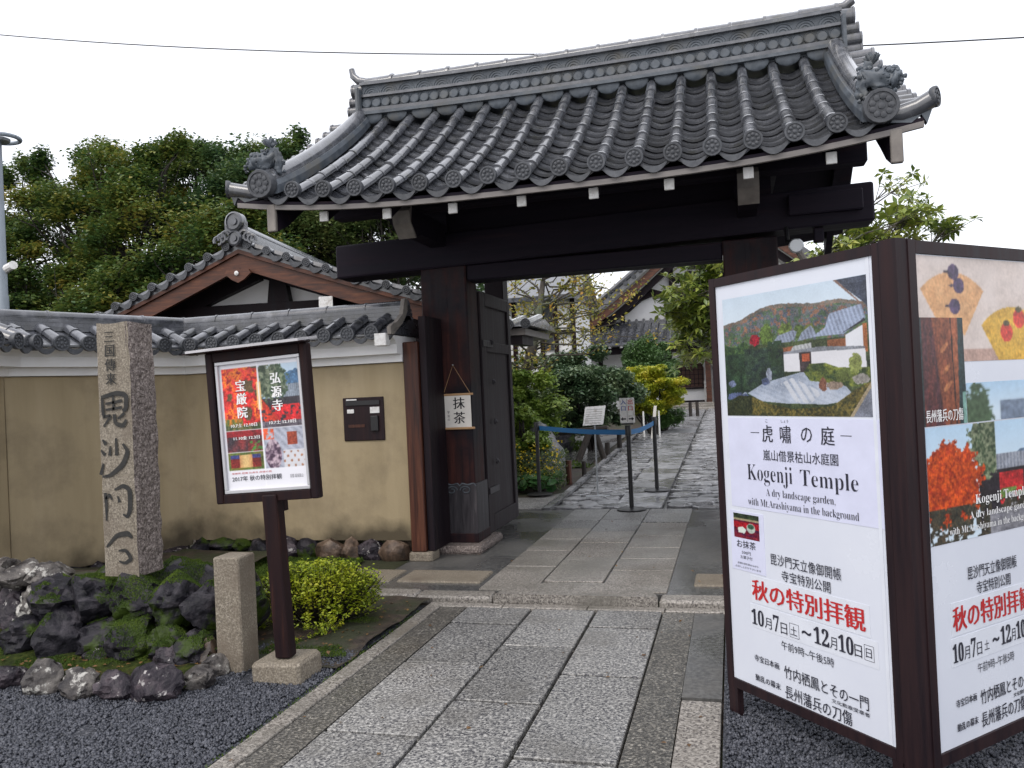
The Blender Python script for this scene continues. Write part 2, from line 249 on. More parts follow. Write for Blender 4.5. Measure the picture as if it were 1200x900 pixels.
class MB:
    def __init__(s): s.v = []; s.f = []
    def add(s, v, f):
        b = len(s.v); s.v += [tuple(p) for p in v]; s.f += [tuple(i + b for i in q) for q in f]; return s
    def box(s, x0, x1, y0, y1, z0, z1, bev=0.0):
        if bev <= 0:
            v = [(x, y, z) for z in (z0, z1) for y in (y0, y1) for x in (x0, x1)]
            return s.add(v, [(0, 2, 3, 1), (4, 5, 7, 6), (0, 1, 5, 4), (2, 6, 7, 3), (0, 4, 6, 2), (1, 3, 7, 5)])
        c = bev   # top edges chamfered all round + vertical edges
        def ring(x0, x1, y0, y1, z, k):
            return [(x0 + k, y0, z), (x1 - k, y0, z), (x1, y0 + k, z), (x1, y1 - k, z), (x1 - k, y1, z), (x0 + k, y1, z), (x0, y1 - k, z), (x0, y0 + k, z)]
        v = ring(x0 + c * .6, x1 - c * .6, y0 + c * .6, y1 - c * .6, z0, c) + ring(x0, x1, y0, y1, z0 + c, c) + ring(x0, x1, y0, y1, z1 - c, c) + ring(x0 + c * .6, x1 - c * .6, y0 + c * .6, y1 - c * .6, z1, c)
        f = [tuple(reversed(range(8))), tuple(range(24, 32))]
        for r in range(3):
            for i in range(8):
                j = (i + 1) % 8; f.append((r * 8 + i, r * 8 + j, r * 8 + 8 + j, r * 8 + 8 + i))
        return s.add(v, f)
    def prism(s, pts, d):   # pts: 3D polygon, d: extrusion vector
        n = len(pts); d = Vector(d)
        v = [Vector(p) for p in pts]; v += [p + d for p in v]
        f = [tuple(reversed(range(n))), tuple(range(n, 2 * n))] + [(i, (i + 1) % n, (i + 1) % n + n, i + n) for i in range(n)]
        return s.add(v, f)
    def tube(s, pts, rad, seg=8, cap=True, arc=None, up=None):
        pts = [Vector(p) for p in pts]; n = len(pts)
        rad = [rad] * n if not hasattr(rad, '__len__') else rad
        a0, a1 = arc if arc else (0, 2 * math.pi)
        cnt = seg if not arc else seg + 1
        v = []; prev = None
        for i, p in enumerate(pts):
            t = (pts[min(i + 1, n - 1)] - pts[max(i - 1, 0)]).normalized()
            ref = Vector(up) if up else (prev if prev is not None else (Vector((0, 0, 1)) if abs(t.z) < .9 else Vector((1, 0, 0))))
            a = t.cross(ref); a = a.normalized() if a.length > 1e-6 else Vector((1, 0, 0)); b = a.cross(t).normalized(); prev = b
            for k in range(cnt):
                q = a0 + (a1 - a0) * k / seg
                v.append(p + (a * math.cos(q) + b * math.sin(q)) * rad[i])
        f = []
        for i in range(n - 1):
            for k in range(seg):
                k2 = (k + 1) % cnt if not arc else k + 1
                f.append((i * cnt + k, i * cnt + k2, (i + 1) * cnt + k2, (i + 1) * cnt + k))
        if cap: f += [tuple(reversed(range(cnt))), tuple(range((n - 1) * cnt, n * cnt))]
        return s.add(v, f)
    def lathe(s, c, prof, seg=12, axis='z'):
        v = []; n = len(prof)
        for r, h in prof:
            for k in range(seg):
                q = 2 * math.pi * k / seg; a, b = r * math.cos(q), r * math.sin(q)
                v.append({'z': (c[0] + a, c[1] + b, c[2] + h), 'y': (c[0] + a, c[1] - h, c[2] + b), 'x': (c[0] + h, c[1] + a, c[2] + b)}[axis])
        f = [(i * seg + k, i * seg + (k + 1) % seg, (i + 1) * seg + (k + 1) % seg, (i + 1) * seg + k) for i in range(n - 1) for k in range(seg)]
        f += [tuple(reversed(range(seg))), tuple(range((n - 1) * seg, n * seg))]
        return s.add(v, f)
    def mesh(s, name, m, off=(0, 0, 0), smooth=False):
        me = bpy.data.meshes.new(name)
        ox, oy, oz = off
        me.from_pydata([(x - ox, y - oy, z - oz) for x, y, z in s.v], [], s.f)
        me.materials.append(m)
        if smooth:
            me.shade_smooth() if hasattr(me, 'shade_smooth') else None
            if smooth != 'full' and hasattr(me, 'set_sharp_from_angle'): me.set_sharp_from_angle(angle=math.radians(40))
        bm = bmesh.new(); bm.from_mesh(me); bmesh.ops.recalc_face_normals(bm, faces=bm.faces); bm.to_mesh(me); bm.free()
        return me
    def build(s, name, m, parent=None, smooth=False, off=None):
        b = base_of(parent) if parent else Vector((0, 0, 0))
        loc = Vector((0, 0, 0))
        if parent is None and s.v:   # origin at the base centre
            xs = [p[0] for p in s.v]; ys = [p[1] for p in s.v]; zs = [p[2] for p in s.v]
            loc = Vector(((min(xs) + max(xs)) / 2, (min(ys) + max(ys)) / 2, min(zs))); b = loc
        me = s.mesh(name, m, b, smooth)
        o = bpy.data.objects.new(name, me); COL.objects.link(o); o.location = loc
        if parent: o.parent = parent
        return o

def put(name, me, parent, loc, rot=(0, 0, 0), scale=(1, 1, 1)):
    """instance of a shared mesh at a world location under an unrotated parent"""
    o = bpy.data.objects.new(name, me); COL.objects.link(o)
    o.parent = parent; o.location = Vector(loc) - (base_of(parent) if parent else Vector((0, 0, 0)))
    o.rotation_euler = rot; o.scale = scale
    return o

def copy_thing(root, loc, label, rotz=None):
    r = root.copy(); COL.objects.link(r); r.location = loc; r['label'] = label
    if rotz is not None: r.rotation_euler = (0, 0, rotz)
    for ch in list(root.children):
        c = ch.copy(); COL.objects.link(c); c.parent = r
        for g in ch.children:
            d = g.copy(); COL.objects.link(d); d.parent = c
    return r

def from_np(name, verts, faces, m, parent=None, smooth=False):
    """verts (n,3) array in world, faces (k,c) array"""
    b = base_of(parent) if parent else Vector((0, 0, 0))
    loc = Vector((0, 0, 0))
    if parent is None:
        loc = Vector(((verts[:, 0].min() + verts[:, 0].max()) / 2, (verts[:, 1].min() + verts[:, 1].max()) / 2, verts[:, 2].min())); b = loc
    verts = verts - np.array(b)
    me = bpy.data.meshes.new(name); n, k = len(verts), faces.shape[1]
    me.vertices.add(n); me.vertices.foreach_set('co', verts.astype(np.float32).ravel())
    me.loops.add(faces.size); me.loops.foreach_set('vertex_index', faces.astype(np.int32).ravel())
    me.polygons.add(len(faces)); me.polygons.foreach_set('loop_start', np.arange(0, faces.size, k, dtype=np.int32))
    try: me.polygons.foreach_set('loop_total', np.full(len(faces), k, dtype=np.int32))
    except Exception: pass
    me.update(calc_edges=True); me.validate()
    me.materials.append(m)
    if smooth: me.shade_smooth()
    o = bpy.data.objects.new(name, me); COL.objects.link(o); o.location = loc
    if parent: o.parent = parent
    return o

# leaves -------------------------------------------------------------
def leaf_arrays(P, size, flatness=0.5, aspect=2.0, rs=NR, sizevar=.35, droop=0.0):
    n = len(P)
    nrm = rs.normal(size=(n, 3)); nrm[:, 2] = np.abs(nrm[:, 2]) + flatness * 2; nrm /= np.linalg.norm(nrm, axis=1)[:, None]
    t = rs.normal(size=(n, 3)); t[:, 2] -= droop; t -= nrm * (t * nrm).sum(1)[:, None]; t /= np.linalg.norm(t, axis=1)[:, None]
    b = np.cross(nrm, t)
    s = size * (1 + sizevar * rs.uniform(-1, 1, n))[:, None]
    l = s; wd = s / aspect
    v = np.stack([P - t * l * .5, P + b * wd * .5 + nrm * wd * .12, P + t * l * .5 - nrm * l * .08, P - b * wd * .5 + nrm * wd * .12], 1).reshape(-1, 3)
    f = np.arange(4 * n).reshape(n, 4)
    return v, f

def clump_points(centers, radii, per, rs=NR, shell=.55):
    out = []
    for c, r in zip(centers, radii):
        k = int(per * (r[0] * r[1] * r[2]) ** (1 / 3) / (np.mean([np.prod(q) ** (1 / 3) for q in radii])) ** 1) if False else per
        d = rs.normal(size=(k, 3)); d /= np.linalg.norm(d, axis=1)[:, None]
        rad = (shell + (1 - shell) * rs.uniform(0, 1, k))[:, None] * rs.uniform(.75, 1.12, k)[:, None]
        out.append(np.array(c) + d * rad * np.array(r))
    return np.concatenate(out)

def jitter_sphere(me_name, size, seed, sub=3, rough=.25, freq=1.6, flat_=0.0):
    bm = bmesh.new(); bmesh.ops.create_icosphere(bm, subdivisions=sub, radius=1)
    off = Vector((seed * 3.7, seed * 1.3, seed * 7.1))
    for v in bm.verts:
        p = v.co.copy()
        d = 1 + rough * (mnoise.noise(p * freq + off) + .5 * mnoise.noise(p * freq * 2.3 + off) + .25 * mnoise.noise(p * freq * 5 + off))
        # faceting: clamp against random planes
        q = p * d
        for k in range(7):
            a = mnoise.random_unit_vector() if False else Vector((math.sin(seed * 2.1 + k * 1.7), math.cos(seed * 1.3 + k * 2.9), math.sin(seed * .7 + k * 4.1))).normalized()
            e = q.dot(a) - (.80 + .12 * math.sin(k * 3 + seed))
            if e > 0: q -= a * e * .85
        v.co = Vector((q.x * size[0], q.y * size[1], q.z * size[2]))
    me = bpy.data.meshes.new(me_name); bm.to_mesh(me); bm.free()
    me.shade_smooth(); me.set_sharp_from_angle(angle=math.radians(28))
    return me

def rock(name, c, size, seed, m, parent=None, sub=3, rot=0.0, rough=.28):
    me = jitter_sphere(name, size, seed, sub, rough)
    if not me.materials: me.materials.append(m)
    o = bpy.data.objects.new(name, me); COL.objects.link(o)
    if parent:
        o.parent = parent; o.location = Vector(c) - base_of(parent)
    else: o.location = c
    o.rotation_euler = (0, 0, rot)
    return o

# text -----------------------------------------------------------------
def text_mesh(s, offset=0.0, res=2):
    cu = bpy.data.curves.new('lettering', 'FONT'); cu.body = s; cu.resolution_u = res; cu.offset = offset
    ob = bpy.data.objects.new('tmp_text', cu); COL.objects.link(ob)
    bpy.context.view_layer.update()
    dg = bpy.context.evaluated_depsgraph_get()
    me = bpy.data.meshes.new_from_object(ob.evaluated_get(dg))
    bpy.data.objects.remove(ob); bpy.data.curves.remove(cu)
    return me

def bold_copies(co, polys, k):
    """heavier verticals: sideways shifted copies of the glyph outline, as in a Mincho face"""
    sh = [0.0] if k <= 0 else [-k, 0.0, k]
    n = len(co); V = np.concatenate([co + np.array([d, 0, i * 0.0004]) for i, d in enumerate(sh)])
    Fs = [tuple(v + i * n for v in p) for i in range(len(sh)) for p in polys]
    return V, Fs

def text(s, O, Ud, u0, z0, w, h, m, parent, N, lift=.002, offset=0.0, name='lettering', res=2):
    """lettering fitted to a w x h box whose lower-left corner is (u0, z0) on the plane O + u*Ud, up = +Z; N = facing normal"""
    me = text_mesh(s, min(offset, 0), res)
    n = len(me.vertices)
    if n == 0: return None
    co = np.empty(n * 3, np.float32); me.vertices.foreach_get('co', co); co = co.reshape(-1, 3)
    polys = [tuple(p.vertices) for p in me.polygons]; bpy.data.meshes.remove(me)
    co, polys = bold_copies(co, polys, offset)
    mn, mx = co.min(0), co.max(0); d = np.maximum(mx - mn, 1e-5)
    x = (co[:, 0] - mn[0]) / d[0] * w + u0; y = (co[:, 1] - mn[1]) / d[1] * h + z0
    b = np.array(base_of(parent)); O = np.array(O, float); Ud_ = np.array(Ud, float); N_ = np.array(N, float)
    W = O + x[:, None] * Ud_ + y[:, None] * np.array([0, 0, 1.0]) + (lift + co[:, 2:3] * .5) * N_ - b
    me = bpy.data.meshes.new(name); me.from_pydata(W.tolist(), [], polys); me.materials.append(m)
    o = bpy.data.objects.new(name, me); COL.objects.link(o); o.parent = parent
    return o

def vtext(s, O, Ud, uc, ztop, size, pitch, m, parent, N, lift=.002, offset=0.0, asp=1.0):
    """a vertical column of characters, joined into one lettering part"""
    out = MB(); b = Vector((0, 0, 0)); O = Vector(O); Ud = Vector(Ud); N = Vector(N)
    for i, ch in enumerate(s):
        if ch == ' ': continue
        me = text_mesh(ch, 0)
        xs = [v.co.x for v in me.vertices]; ys = [v.co.y for v in me.vertices]
        if not xs: continue
        cx = (min(xs) + max(xs)) / 2; cy = (min(ys) + max(ys)) / 2
        k = size / 0.95
        for j, dx in enumerate([0] if offset <= 0 else [-offset, 0, offset]):
            v = [O + Ud * (uc + (q.co.x - cx + dx) * k * asp) + Vector((0, 0, ztop - size / 2 - i * pitch + (q.co.y - cy) * k)) + N * (lift + j * .0002) for q in me.vertices]
            out.add(v, [tuple(p.vertices) for p in me.polygons])
        bpy.data.meshes.remove(me)
    return out.build('lettering', m, parent)

# painted flat prints ----------------------------------------------------
def vn(x, y, seed=0):
    xi = np.floor(x).astype(int); yi = np.floor(y).astype(int); fx = x - xi; fy = y - yi
    def h(a, b):
        k = (a * 374761393 + b * 668265263 + seed * 1442695) & 0x7fffffff
        k = (k ^ (k >> 13)) * 1274126177 & 0x7fffffff
        return ((k ^ (k >> 16)) & 0xffff) / 65535.0
    u = fx * fx * (3 - 2 * fx); v = fy * fy * (3 - 2 * fy)
    return (h(xi, yi) * (1 - u) + h(xi + 1, yi) * u) * (1 - v) + (h(xi, yi + 1) * (1 - u) + h(xi + 1, yi + 1) * u) * v
def fbm(x, y, seed=0, o=4):
    s = 0; a = .5
    for k in range(o): s = s + a * vn(x * 2 ** k, y * 2 ** k, seed + k); a *= .5
    return np.clip((s / (1 - .5 ** o) - .5) * 1.6 + .5, 0, 1)
def poly(X, Y, pts):
    ins = np.zeros(X.shape, bool); n = len(pts)
    for i in range(n):
        x1, y1 = pts[i]; x2, y2 = pts[(i + 1) % n]
        if y1 == y2: continue
        c = ((Y < y1) != (Y < y2)) & (X < (x2 - x1) * (Y - y1) / (y2 - y1) + x1)
        ins ^= c
    return ins
class Paint:
    def __init__(s, w, h):
        s.X, s.Y = np.meshgrid(np.linspace(0, 1, w), np.linspace(0, 1, h)); s.w, s.h = w, h
        s.C = np.zeros((h, w, 3))
    def fill(s, mask, c, c2=None, t=None):
        c = np.array(c, float)
        if c2 is None: s.C[mask] = c
        else:
            k = np.clip(t, 0, 1)[..., None]; s.C[mask] = (c * (1 - k) + np.array(c2, float) * k)[mask]
    def poly(s, pts, *a): s.fill(poly(s.X, s.Y, pts), *a)
def _grain(p):
    k = np.clip(1.15 - p.C.mean(2) / 190.0, 0, 1); r_ = np.random.RandomState(4).normal(0, 1, p.X.shape); r_ = (r_ + np.roll(r_, 1, 0) + np.roll(r_, 1, 1)) / 1.7
    g2 = fbm(p.X * 16, p.Y * 13, 72, 3) - .5
    p.C = p.C * (1 + k * (.12 * r_ + .45 * g2))[..., None] + (7 * r_ * k)[..., None]
    B = p.C; p.C = (B * 4 + np.roll(B, 1, 0) + np.roll(B, -1, 0) + np.roll(B, 1, 1) + np.roll(B, -1, 1)) / 8; p.C[0], p.C[-1], p.C[:, 0], p.C[:, -1] = B[0], B[-1], B[:, 0], B[:, -1]
def print_plane(paint, O, Ud, u0, u1, z0, z1, parent, N, lift=.003, name='photo_print'):
    h, w = paint.h, paint.w; _grain(paint)
    O = np.array(O, float); Ud = np.array(Ud, float); N = np.array(N, float)
    u = u0 + paint.X * (u1 - u0); z = z0 + paint.Y * (z1 - z0)
    V = O + u[..., None] * Ud + z[..., None] * np.array([0, 0, 1.0]) + N * lift
    idx = np.arange(w * h).reshape(h, w)
    f = np.stack([idx[:-1, :-1], idx[:-1, 1:], idx[1:, 1:], idx[1:, :-1]], -1).reshape(-1, 4)
    o = from_np(name, V.reshape(-1, 3), f, M_PHOTO, parent)
    c = np.clip(paint.C, 0, 255) / 255.0
    lin = np.where(c <= .04045, c / 12.92, ((c + .055) / 1.055) ** 2.4)
    ca = o.data.color_attributes.new('Col', 'FLOAT_COLOR', 'POINT')
    ca.data.foreach_set('color', np.concatenate([lin.reshape(-1, 3), np.ones((w * h, 1))], 1).astype(np.float32).ravel())
    return o
# ================================================================== THE GATE
XC = -1.21
def zr(y, x=XC):
    t = abs(y - 7.55) if y > 7.55 else 7.5 - y
    t = 7.5 - y if y <= 7.5 else y - 7.6 if y > 7.6 else 0
    q = 1.9 - t
    z = 3.03 + .50 * q + .077 * q * q
    return z + .10 * abs((x - XC) / 2.2) ** 3 * max(0.15, min(1, t / 1.9))
def slope(y): return math.atan(.50 + .154 * (1.9 - (7.5 - y)))

gate = thing('temple_gate', 'roofed wooden temple gate with curved grey tile roof over the entrance path', 'gate', (XC, 7.3, 0))
# posts
def post(x0, x1, y0, y1, z0, z1, m, name='post', parent=None, bev=.012, label=None):
    o = MB().box(x0, x1, y0, y1, z0, z1, bev).build(name, m, parent or gate)
    if label: o['label'] = label
    return o
pL = post(-2.785, -2.335, 7.2, 7.52, .20, 2.70, M_POSTWOOD, label='reddish black left main post')
pR = post(-.02, .43, 7.2, 7.52, .20, 2.70, M_POSTWOOD)
for pp, a, b in ((pL, -2.785, -2.335), (pR, -.02, .43)):
    # metal sheath with a scalloped top edge
    s = MB(); n = 24; top = []
    for i in range(n + 1):
        u = i / n; z = .62 + .05 * abs(math.sin(u * math.pi * 3)) ** .6 + .02 * math.cos(u * math.pi * 6)
        top.append((a - .012 + (b - a + .024) * u, z))
    pts = [(a - .012, 7.186, .20)] + [(x, 7.186, z) for x, z in top] + [(b + .012, 7.186, .20)]
    s.prism(pts, (0, .013, 0))
    s.box(b + .002, b + .014, 7.199, 7.54, .20, .66)
    s.box(a - .014, a - .002, 7.199, 7.54, .20, .66)
    sh = s.build('metal_sheath', M_BRONZE, pp)
    r = MB()
    for (cx, sg) in ((a + .09, 1), (b - .09, -1), ((a + b) / 2, 1)):   # scroll reliefs
        pl = [(cx + sg * .055 * math.cos(q) * (1 - q / 12), 7.18, .60 + .04 * math.sin(q) * (1 - q / 12)) for q in np.linspace(0, 8, 22)]
        r.tube(pl, .006, 5)
    pl = [(x, 7.184, z) for x, z in top]; r.tube(pl, .007, 5)
    r.build('scroll_trim', M_RIDGE, pp)
    MB().box(a - .01, b + .02, 7.17, 7.56, .115, .20, .006).build('post_shoe', M_POSTWOOD, pp)
    MB().box(a - .06, b + .09, 7.0, 7.75, .03, .115, .03).build('plinth_stone', M_ROUGHGRANITE, gate)
# rear posts, side walls of the gate
post(-2.70, -2.48, 9.0, 9.22, .08, 3.1, M_DARKWOOD, 'rear_post')
post(.10, .32, 9.0, 9.22, .08, 3.1, M_DARKWOOD, 'rear_post')
MB().box(-2.50, -2.418, 7.522, 7.62, .12, 2.55).build('door_jamb', M_DARKWOOD, gate)
MB().box(-.02, .07, 7.522, 7.62, .12, 2.55).build('door_jamb', M_DARKWOOD, gate)
# main beam, lintel, boards
bmo = MB().box(-3.63, 1.19, 7.16, 7.50, 2.695, 3.01, .015).build('main_beam', M_BEAMWOOD, gate)
for v_ in bmo.data.vertices: v_.co.z += .019 * (v_.co.x + XC - XC) + .01
MB().box(-2.333, -.022, 7.22, 7.48, 2.545, 2.69, .01).build('lintel', M_BEAMWOOD, gate)
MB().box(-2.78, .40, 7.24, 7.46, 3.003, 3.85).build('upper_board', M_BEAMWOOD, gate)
MB().box(.52, 1.10, 7.10, 7.155, 2.84, 3.01, .01).build('beam_cleat', M_BEAMWOOD, gate)
MB().box(.72, .80, 7.2, 7.3, 2.62, 2.735, .01).build('hanging_peg', M_BEAMWOOD, gate)
# arms carrying the eave purlins
for x in (-2.575, .19):
    s = MB()
    s.prism([(x - .075, 6.30, 2.93), (x - .075, 6.42, 2.83), (x - .075, 6.52, 2.87), (x - .075, 7.16, 2.87), (x - .075, 7.16, 3.07), (x - .075, 6.34, 3.07), (x - .075, 6.28, 3.02)], (.15, 0, 0))
    a = s.build('bracket_arm', M_BEAMWOOD, gate)
    MB().prism([(x - .078, 6.275, 3.03), (x - .078, 6.295, 2.925), (x - .078, 6.41, 2.822), (x - .078, 6.425, 2.835), (x - .078, 6.31, 2.94), (x - .078, 6.34, 3.074), (x - .078, 6.33, 3.078)], (.156, 0, 0)).build('carved_end', M_GREYWOOD, a)
    MB().box(x - .09, x + .09, 7.16, 9.1, 3.003, 3.2).build('cross_beam', M_BEAMWOOD, gate)
MB().box(-3.30, 1.05, 6.50, 6.66, 3.073, 3.28, .01).build('eave_purlin', M_BEAMWOOD, gate)
MB().box(-3.30, 1.05, 8.9, 9.05, 3.21, 3.36, .01).build('eave_purlin', M_BEAMWOOD, gate)
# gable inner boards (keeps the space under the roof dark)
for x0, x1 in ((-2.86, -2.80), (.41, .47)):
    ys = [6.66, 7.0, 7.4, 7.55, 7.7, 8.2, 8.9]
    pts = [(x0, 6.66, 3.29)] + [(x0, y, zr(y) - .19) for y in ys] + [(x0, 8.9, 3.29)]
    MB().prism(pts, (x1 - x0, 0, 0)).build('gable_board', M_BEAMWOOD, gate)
# carved wedge under the left eave: gable boards (hafu)
for x0 in (-3.40, 1.045):
    ys = list(np.linspace(5.62, 7.55, 12)) + list(np.linspace(7.75, 9.5, 10))
    topz = [zr(y, x0) - .11 for y in ys]
    low = []
    for i, y in enumerate(ys):
        t = min(1, abs(7.55 - y) / 1.93)
        low.append(topz[i] - .15 - .05 * math.sin(t * 5) ** 2 - (.02 if t > .9 else 0))
    pts = [(x0, y, z) for y, z in zip(ys, topz)] + [(x0, y, z) for y, z in reversed(list(zip(ys, low)))]
    b = MB(); n = len(ys)
    v = []
    for i in range(n): v += [(x0, ys[i], topz[i]), (x0, ys[i], low[i]), (x0 + .065, ys[i], low[i]), (x0 + .065, ys[i], topz[i])]
    f = [(0, 1, 2, 3), tuple(reversed((4 * n - 4, 4 * n - 3, 4 * n - 2, 4 * n - 1)))]
    for i in range(n - 1):
        for k in range(4): f.append((i * 4 + k, i * 4 + (k + 1) % 4, i * 4 + 4 + (k + 1) % 4, i * 4 + 4 + k))
    b.add(v, f); hb = b.build('bargeboard', M_BEAMWOOD, gate)
    MB().box(x0 - .004, x0 + .069, 5.595, 5.63, low[0] + .004, topz[0] - .004, .006).build('weathered_end', M_GREYWOOD, hb)
# rafters with white painted ends
for i in range(8):
    x = -2.985 + i * .527
    ys = np.linspace(5.74, 7.4, 8)
    b = MB(); v = []
    for y in ys:
        z = zr(y, x) - .185 - .045 * max(0, 1 - (y - 5.74) / .6)
        v += [(x - .03, y, z - .035), (x + .03, y, z - .035), (x + .03, y, z + .035), (x - .03, y, z + .035)]
    f = [(3, 2, 1, 0), tuple(range(28, 32))] + [(j * 4 + k, j * 4 + (k + 1) % 4, j * 4 + 4 + (k + 1) % 4, j * 4 + 4 + k) for j in range(7) for k in range(4)]
    b.add(v, f); rf = b.build('rafter', M_BEAMWOOD, gate)
    z = zr(5.74, x) - .230
    MB().box(x - .034, x + .034, 5.715, 5.738, z - .040, z + .036, .003).build('white_end', M_WHITEP, rf)
# roof deck and fascia
roof = MB(); nx, ny = 25, 12
for back in (0, 1):
    v = []
    for k in (0, 1):
        for j in range(ny):
            y = 5.62 + (7.55 - 5.62) * j / (ny - 1)
            for i in range(nx):
                x = -3.66 + 4.90 * i / (nx - 1)
                v.append((x, y if not back else 15.1 - y, zr(y, x) - (.110 if k else .142)))
    f = []
    o2 = nx * ny
    for j in range(ny - 1):
        for i in range(nx - 1):
            a = j * nx + i
            f += [(a, a + 1, a + nx + 1, a + nx), (a + o2, a + nx + o2, a + nx + 1 + o2, a + 1 + o2)]
    for i in range(nx - 1): f.append((i, i + o2, i + 1 + o2, i + 1))
    for j in range(ny - 1): f += [(j * nx, (j + 1) * nx, (j + 1) * nx + o2, j * nx + o2), (j * nx + nx - 1, j * nx + nx - 1 + o2, (j + 1) * nx + nx - 1 + o2, (j + 1) * nx + nx - 1)]
    roof.add(v, f)
roof = roof.build('roof', M_BEAMWOOD, gate)
def course(x0, x1, y0, y1, z0, z1, curve, n=24):
    b = MB(); v = []
    for i in range(n + 1):
        x = x0 + (x1 - x0) * i / n; d = curve(x)
        v += [(x, y0, z0 + d), (x, y1, z0 + d), (x, y1, z1 + d), (x, y0, z1 + d)]
    f = [(0, 3, 2, 1), (4 * n, 4 * n + 1, 4 * n + 2, 4 * n + 3)] + [(i * 4 + k, i * 4 + (k + 1) % 4, i * 4 + 4 + (k + 1) % 4, i * 4 + 4 + k) for i in range(n) for k in range(4)]
    return b.add(v, f)
sori = lambda x: .10 * abs((x - XC) / 2.2) ** 3
course(-3.66, 1.24, 5.60, 5.63, 2.893, 2.93, sori).build('fascia_board', M_FASCIA, gate)
course(-3.66, 1.24, 5.605, 5.63, 2.932, 2.955, sori).build('eave_strip', M_BEAMWOOD, gate)

# tile meshes (local: x across, y up the slope, z out of the roof)
def pan_mesh(w=.245, L=.215, sag=.058, th=.020, name='pan_tile', m=None, seg=7):
    b = MB(); v = []
    for (y, dz) in ((0, .017), (L, -.014)):
        for t in (0, 1):
            for i in range(seg + 1):
                u = i / seg * 2 - 1
                v.append((u * w / 2, y, sag * (u * u - 1) + dz - t * th))
    k = seg + 1; f = []
    for i in range(seg):
        f += [(i, i + 1, i + 1 + 2 * k, i + 2 * k), (i + k, i + 3 * k, i + 1 + 3 * k, i + 1 + k), (i, i + k, i + 1 + k, i + 1)]
    b.add(v, f); return b.mesh(name, m or M_TILE, smooth=True)
def cover_mesh(r=.049, L=.29, name='cover_tile', m=None, seg=8):
    b = MB()
    b.tube([(0, -.004, 0), (0, .018, 0), (0, .02, 0), (0, L, 0)], [r + .002, r + .003, r - .001, r - .005], seg, arc=(0, math.pi), up=(0, 0, 1))
    return b.mesh(name, m or M_TILE, smooth=True)
def disc_mesh(r=.064, d=.05, name='end_disc', m=None, petals=8):
    b = MB()
    b.lathe((0, 0, 0), [(r * .9, -d), (r, -d * .5), (r, .0), (r * .97, .006), (r * .80, .006), (r * .78, -.002), (.001, -.002)], 18, 'y')
    for k in range(petals):
        q = 2 * math.pi * k / petals
        b.lathe((math.cos(q) * r * .52, 0, math.sin(q) * r * .52), [(r * .20, -.004), (r * .18, .004), (r * .08, .007)], 7, 'y')
    b.lathe((0, 0, 0), [(r * .2, -.004), (r * .19, .005), (r * .08, .008)], 8, 'y')
    return b.mesh(name, m or M_TILEEND, smooth=True)
def crescent_mesh(w=.22, sag=.05, h=.042, name='eave_pan_end', m=None):
    b = MB(); n = 10; P1 = []; P2 = []
    for i in range(n + 1):
        u = i / n * 2 - 1; P1.append((u * w / 2, 0, sag * (u * u - 1))); P2.append((u * w / 2 * .96, 0, sag * (u * u - 1) - h * (1 - .8 * u * u)))
    v = P1 + P2 + [(x, .02, z) for x, y, z in P1 + P2]; k = n + 1; f = []
    for i in range(n):
        f += [(i, i + 1, i + 1 + k, i + k), (i + 2 * k, i + 3 * k, i + 1 + 3 * k, i + 1 + 2 * k), (i + k, i + 1 + k, i + 1 + 3 * k, i + 3 * k), (i, i + 2 * k, i + 1 + 2 * k, i + 1)]
    b.add(v, f)
    return b.mesh(name, m or M_TILEEND)
ME_PAN, ME_COV, ME_DISC, ME_CRES = pan_mesh(), cover_mesh(), disc_mesh(), crescent_mesh()
ROWS = 13
def slope_points(n, y0=5.60, y1=7.42):
    out = []
    for j in range(n): out.append(y0 + (y1 - y0) * (j / n) ** .97)
    return out
COLX = [-3.415 + .259 * i for i in range(18)]
ysl = slope_points(ROWS)
for i in range(17):
    x = COLX[i] + .1295
    for j, y in enumerate(ysl):
        put('pan_tile', ME_PAN, roof, (x + U(-.004, .004), y + U(-.004, .004), zr(y, x) - .018 + U(-.003, .003)), (slope(y), U(-.02, .02), U(-.012, .012)))
    put('eave_pan_end', ME_CRES, roof, (x, 5.578, zr(5.6, x) - .012))
for i in range(1, 17):
    x = COLX[i]
    for j, y in enumerate(slope_points(9)):
        put('cover_tile', ME_COV, roof, (x + U(-.003, .003), y, zr(y, x) - .006 + U(-.004, .004)), (slope(y) + U(-.012, .012), 0, U(-.022, .022)))
    put('end_disc', ME_DISC, roof, (x, 5.555, zr(5.6, x) + .010), (.12, 0, 0))
# rear slope: same tiles, joined
b = MB()
for i in range(1, 17):
    x = COLX[i]
    b.tube([(x, 15.1 - y, zr(y, x)) for y in np.linspace(7.45, 5.6, 9)], .06, 6)
b.build('rear_cover_rows', M_TILE, roof, smooth=True)
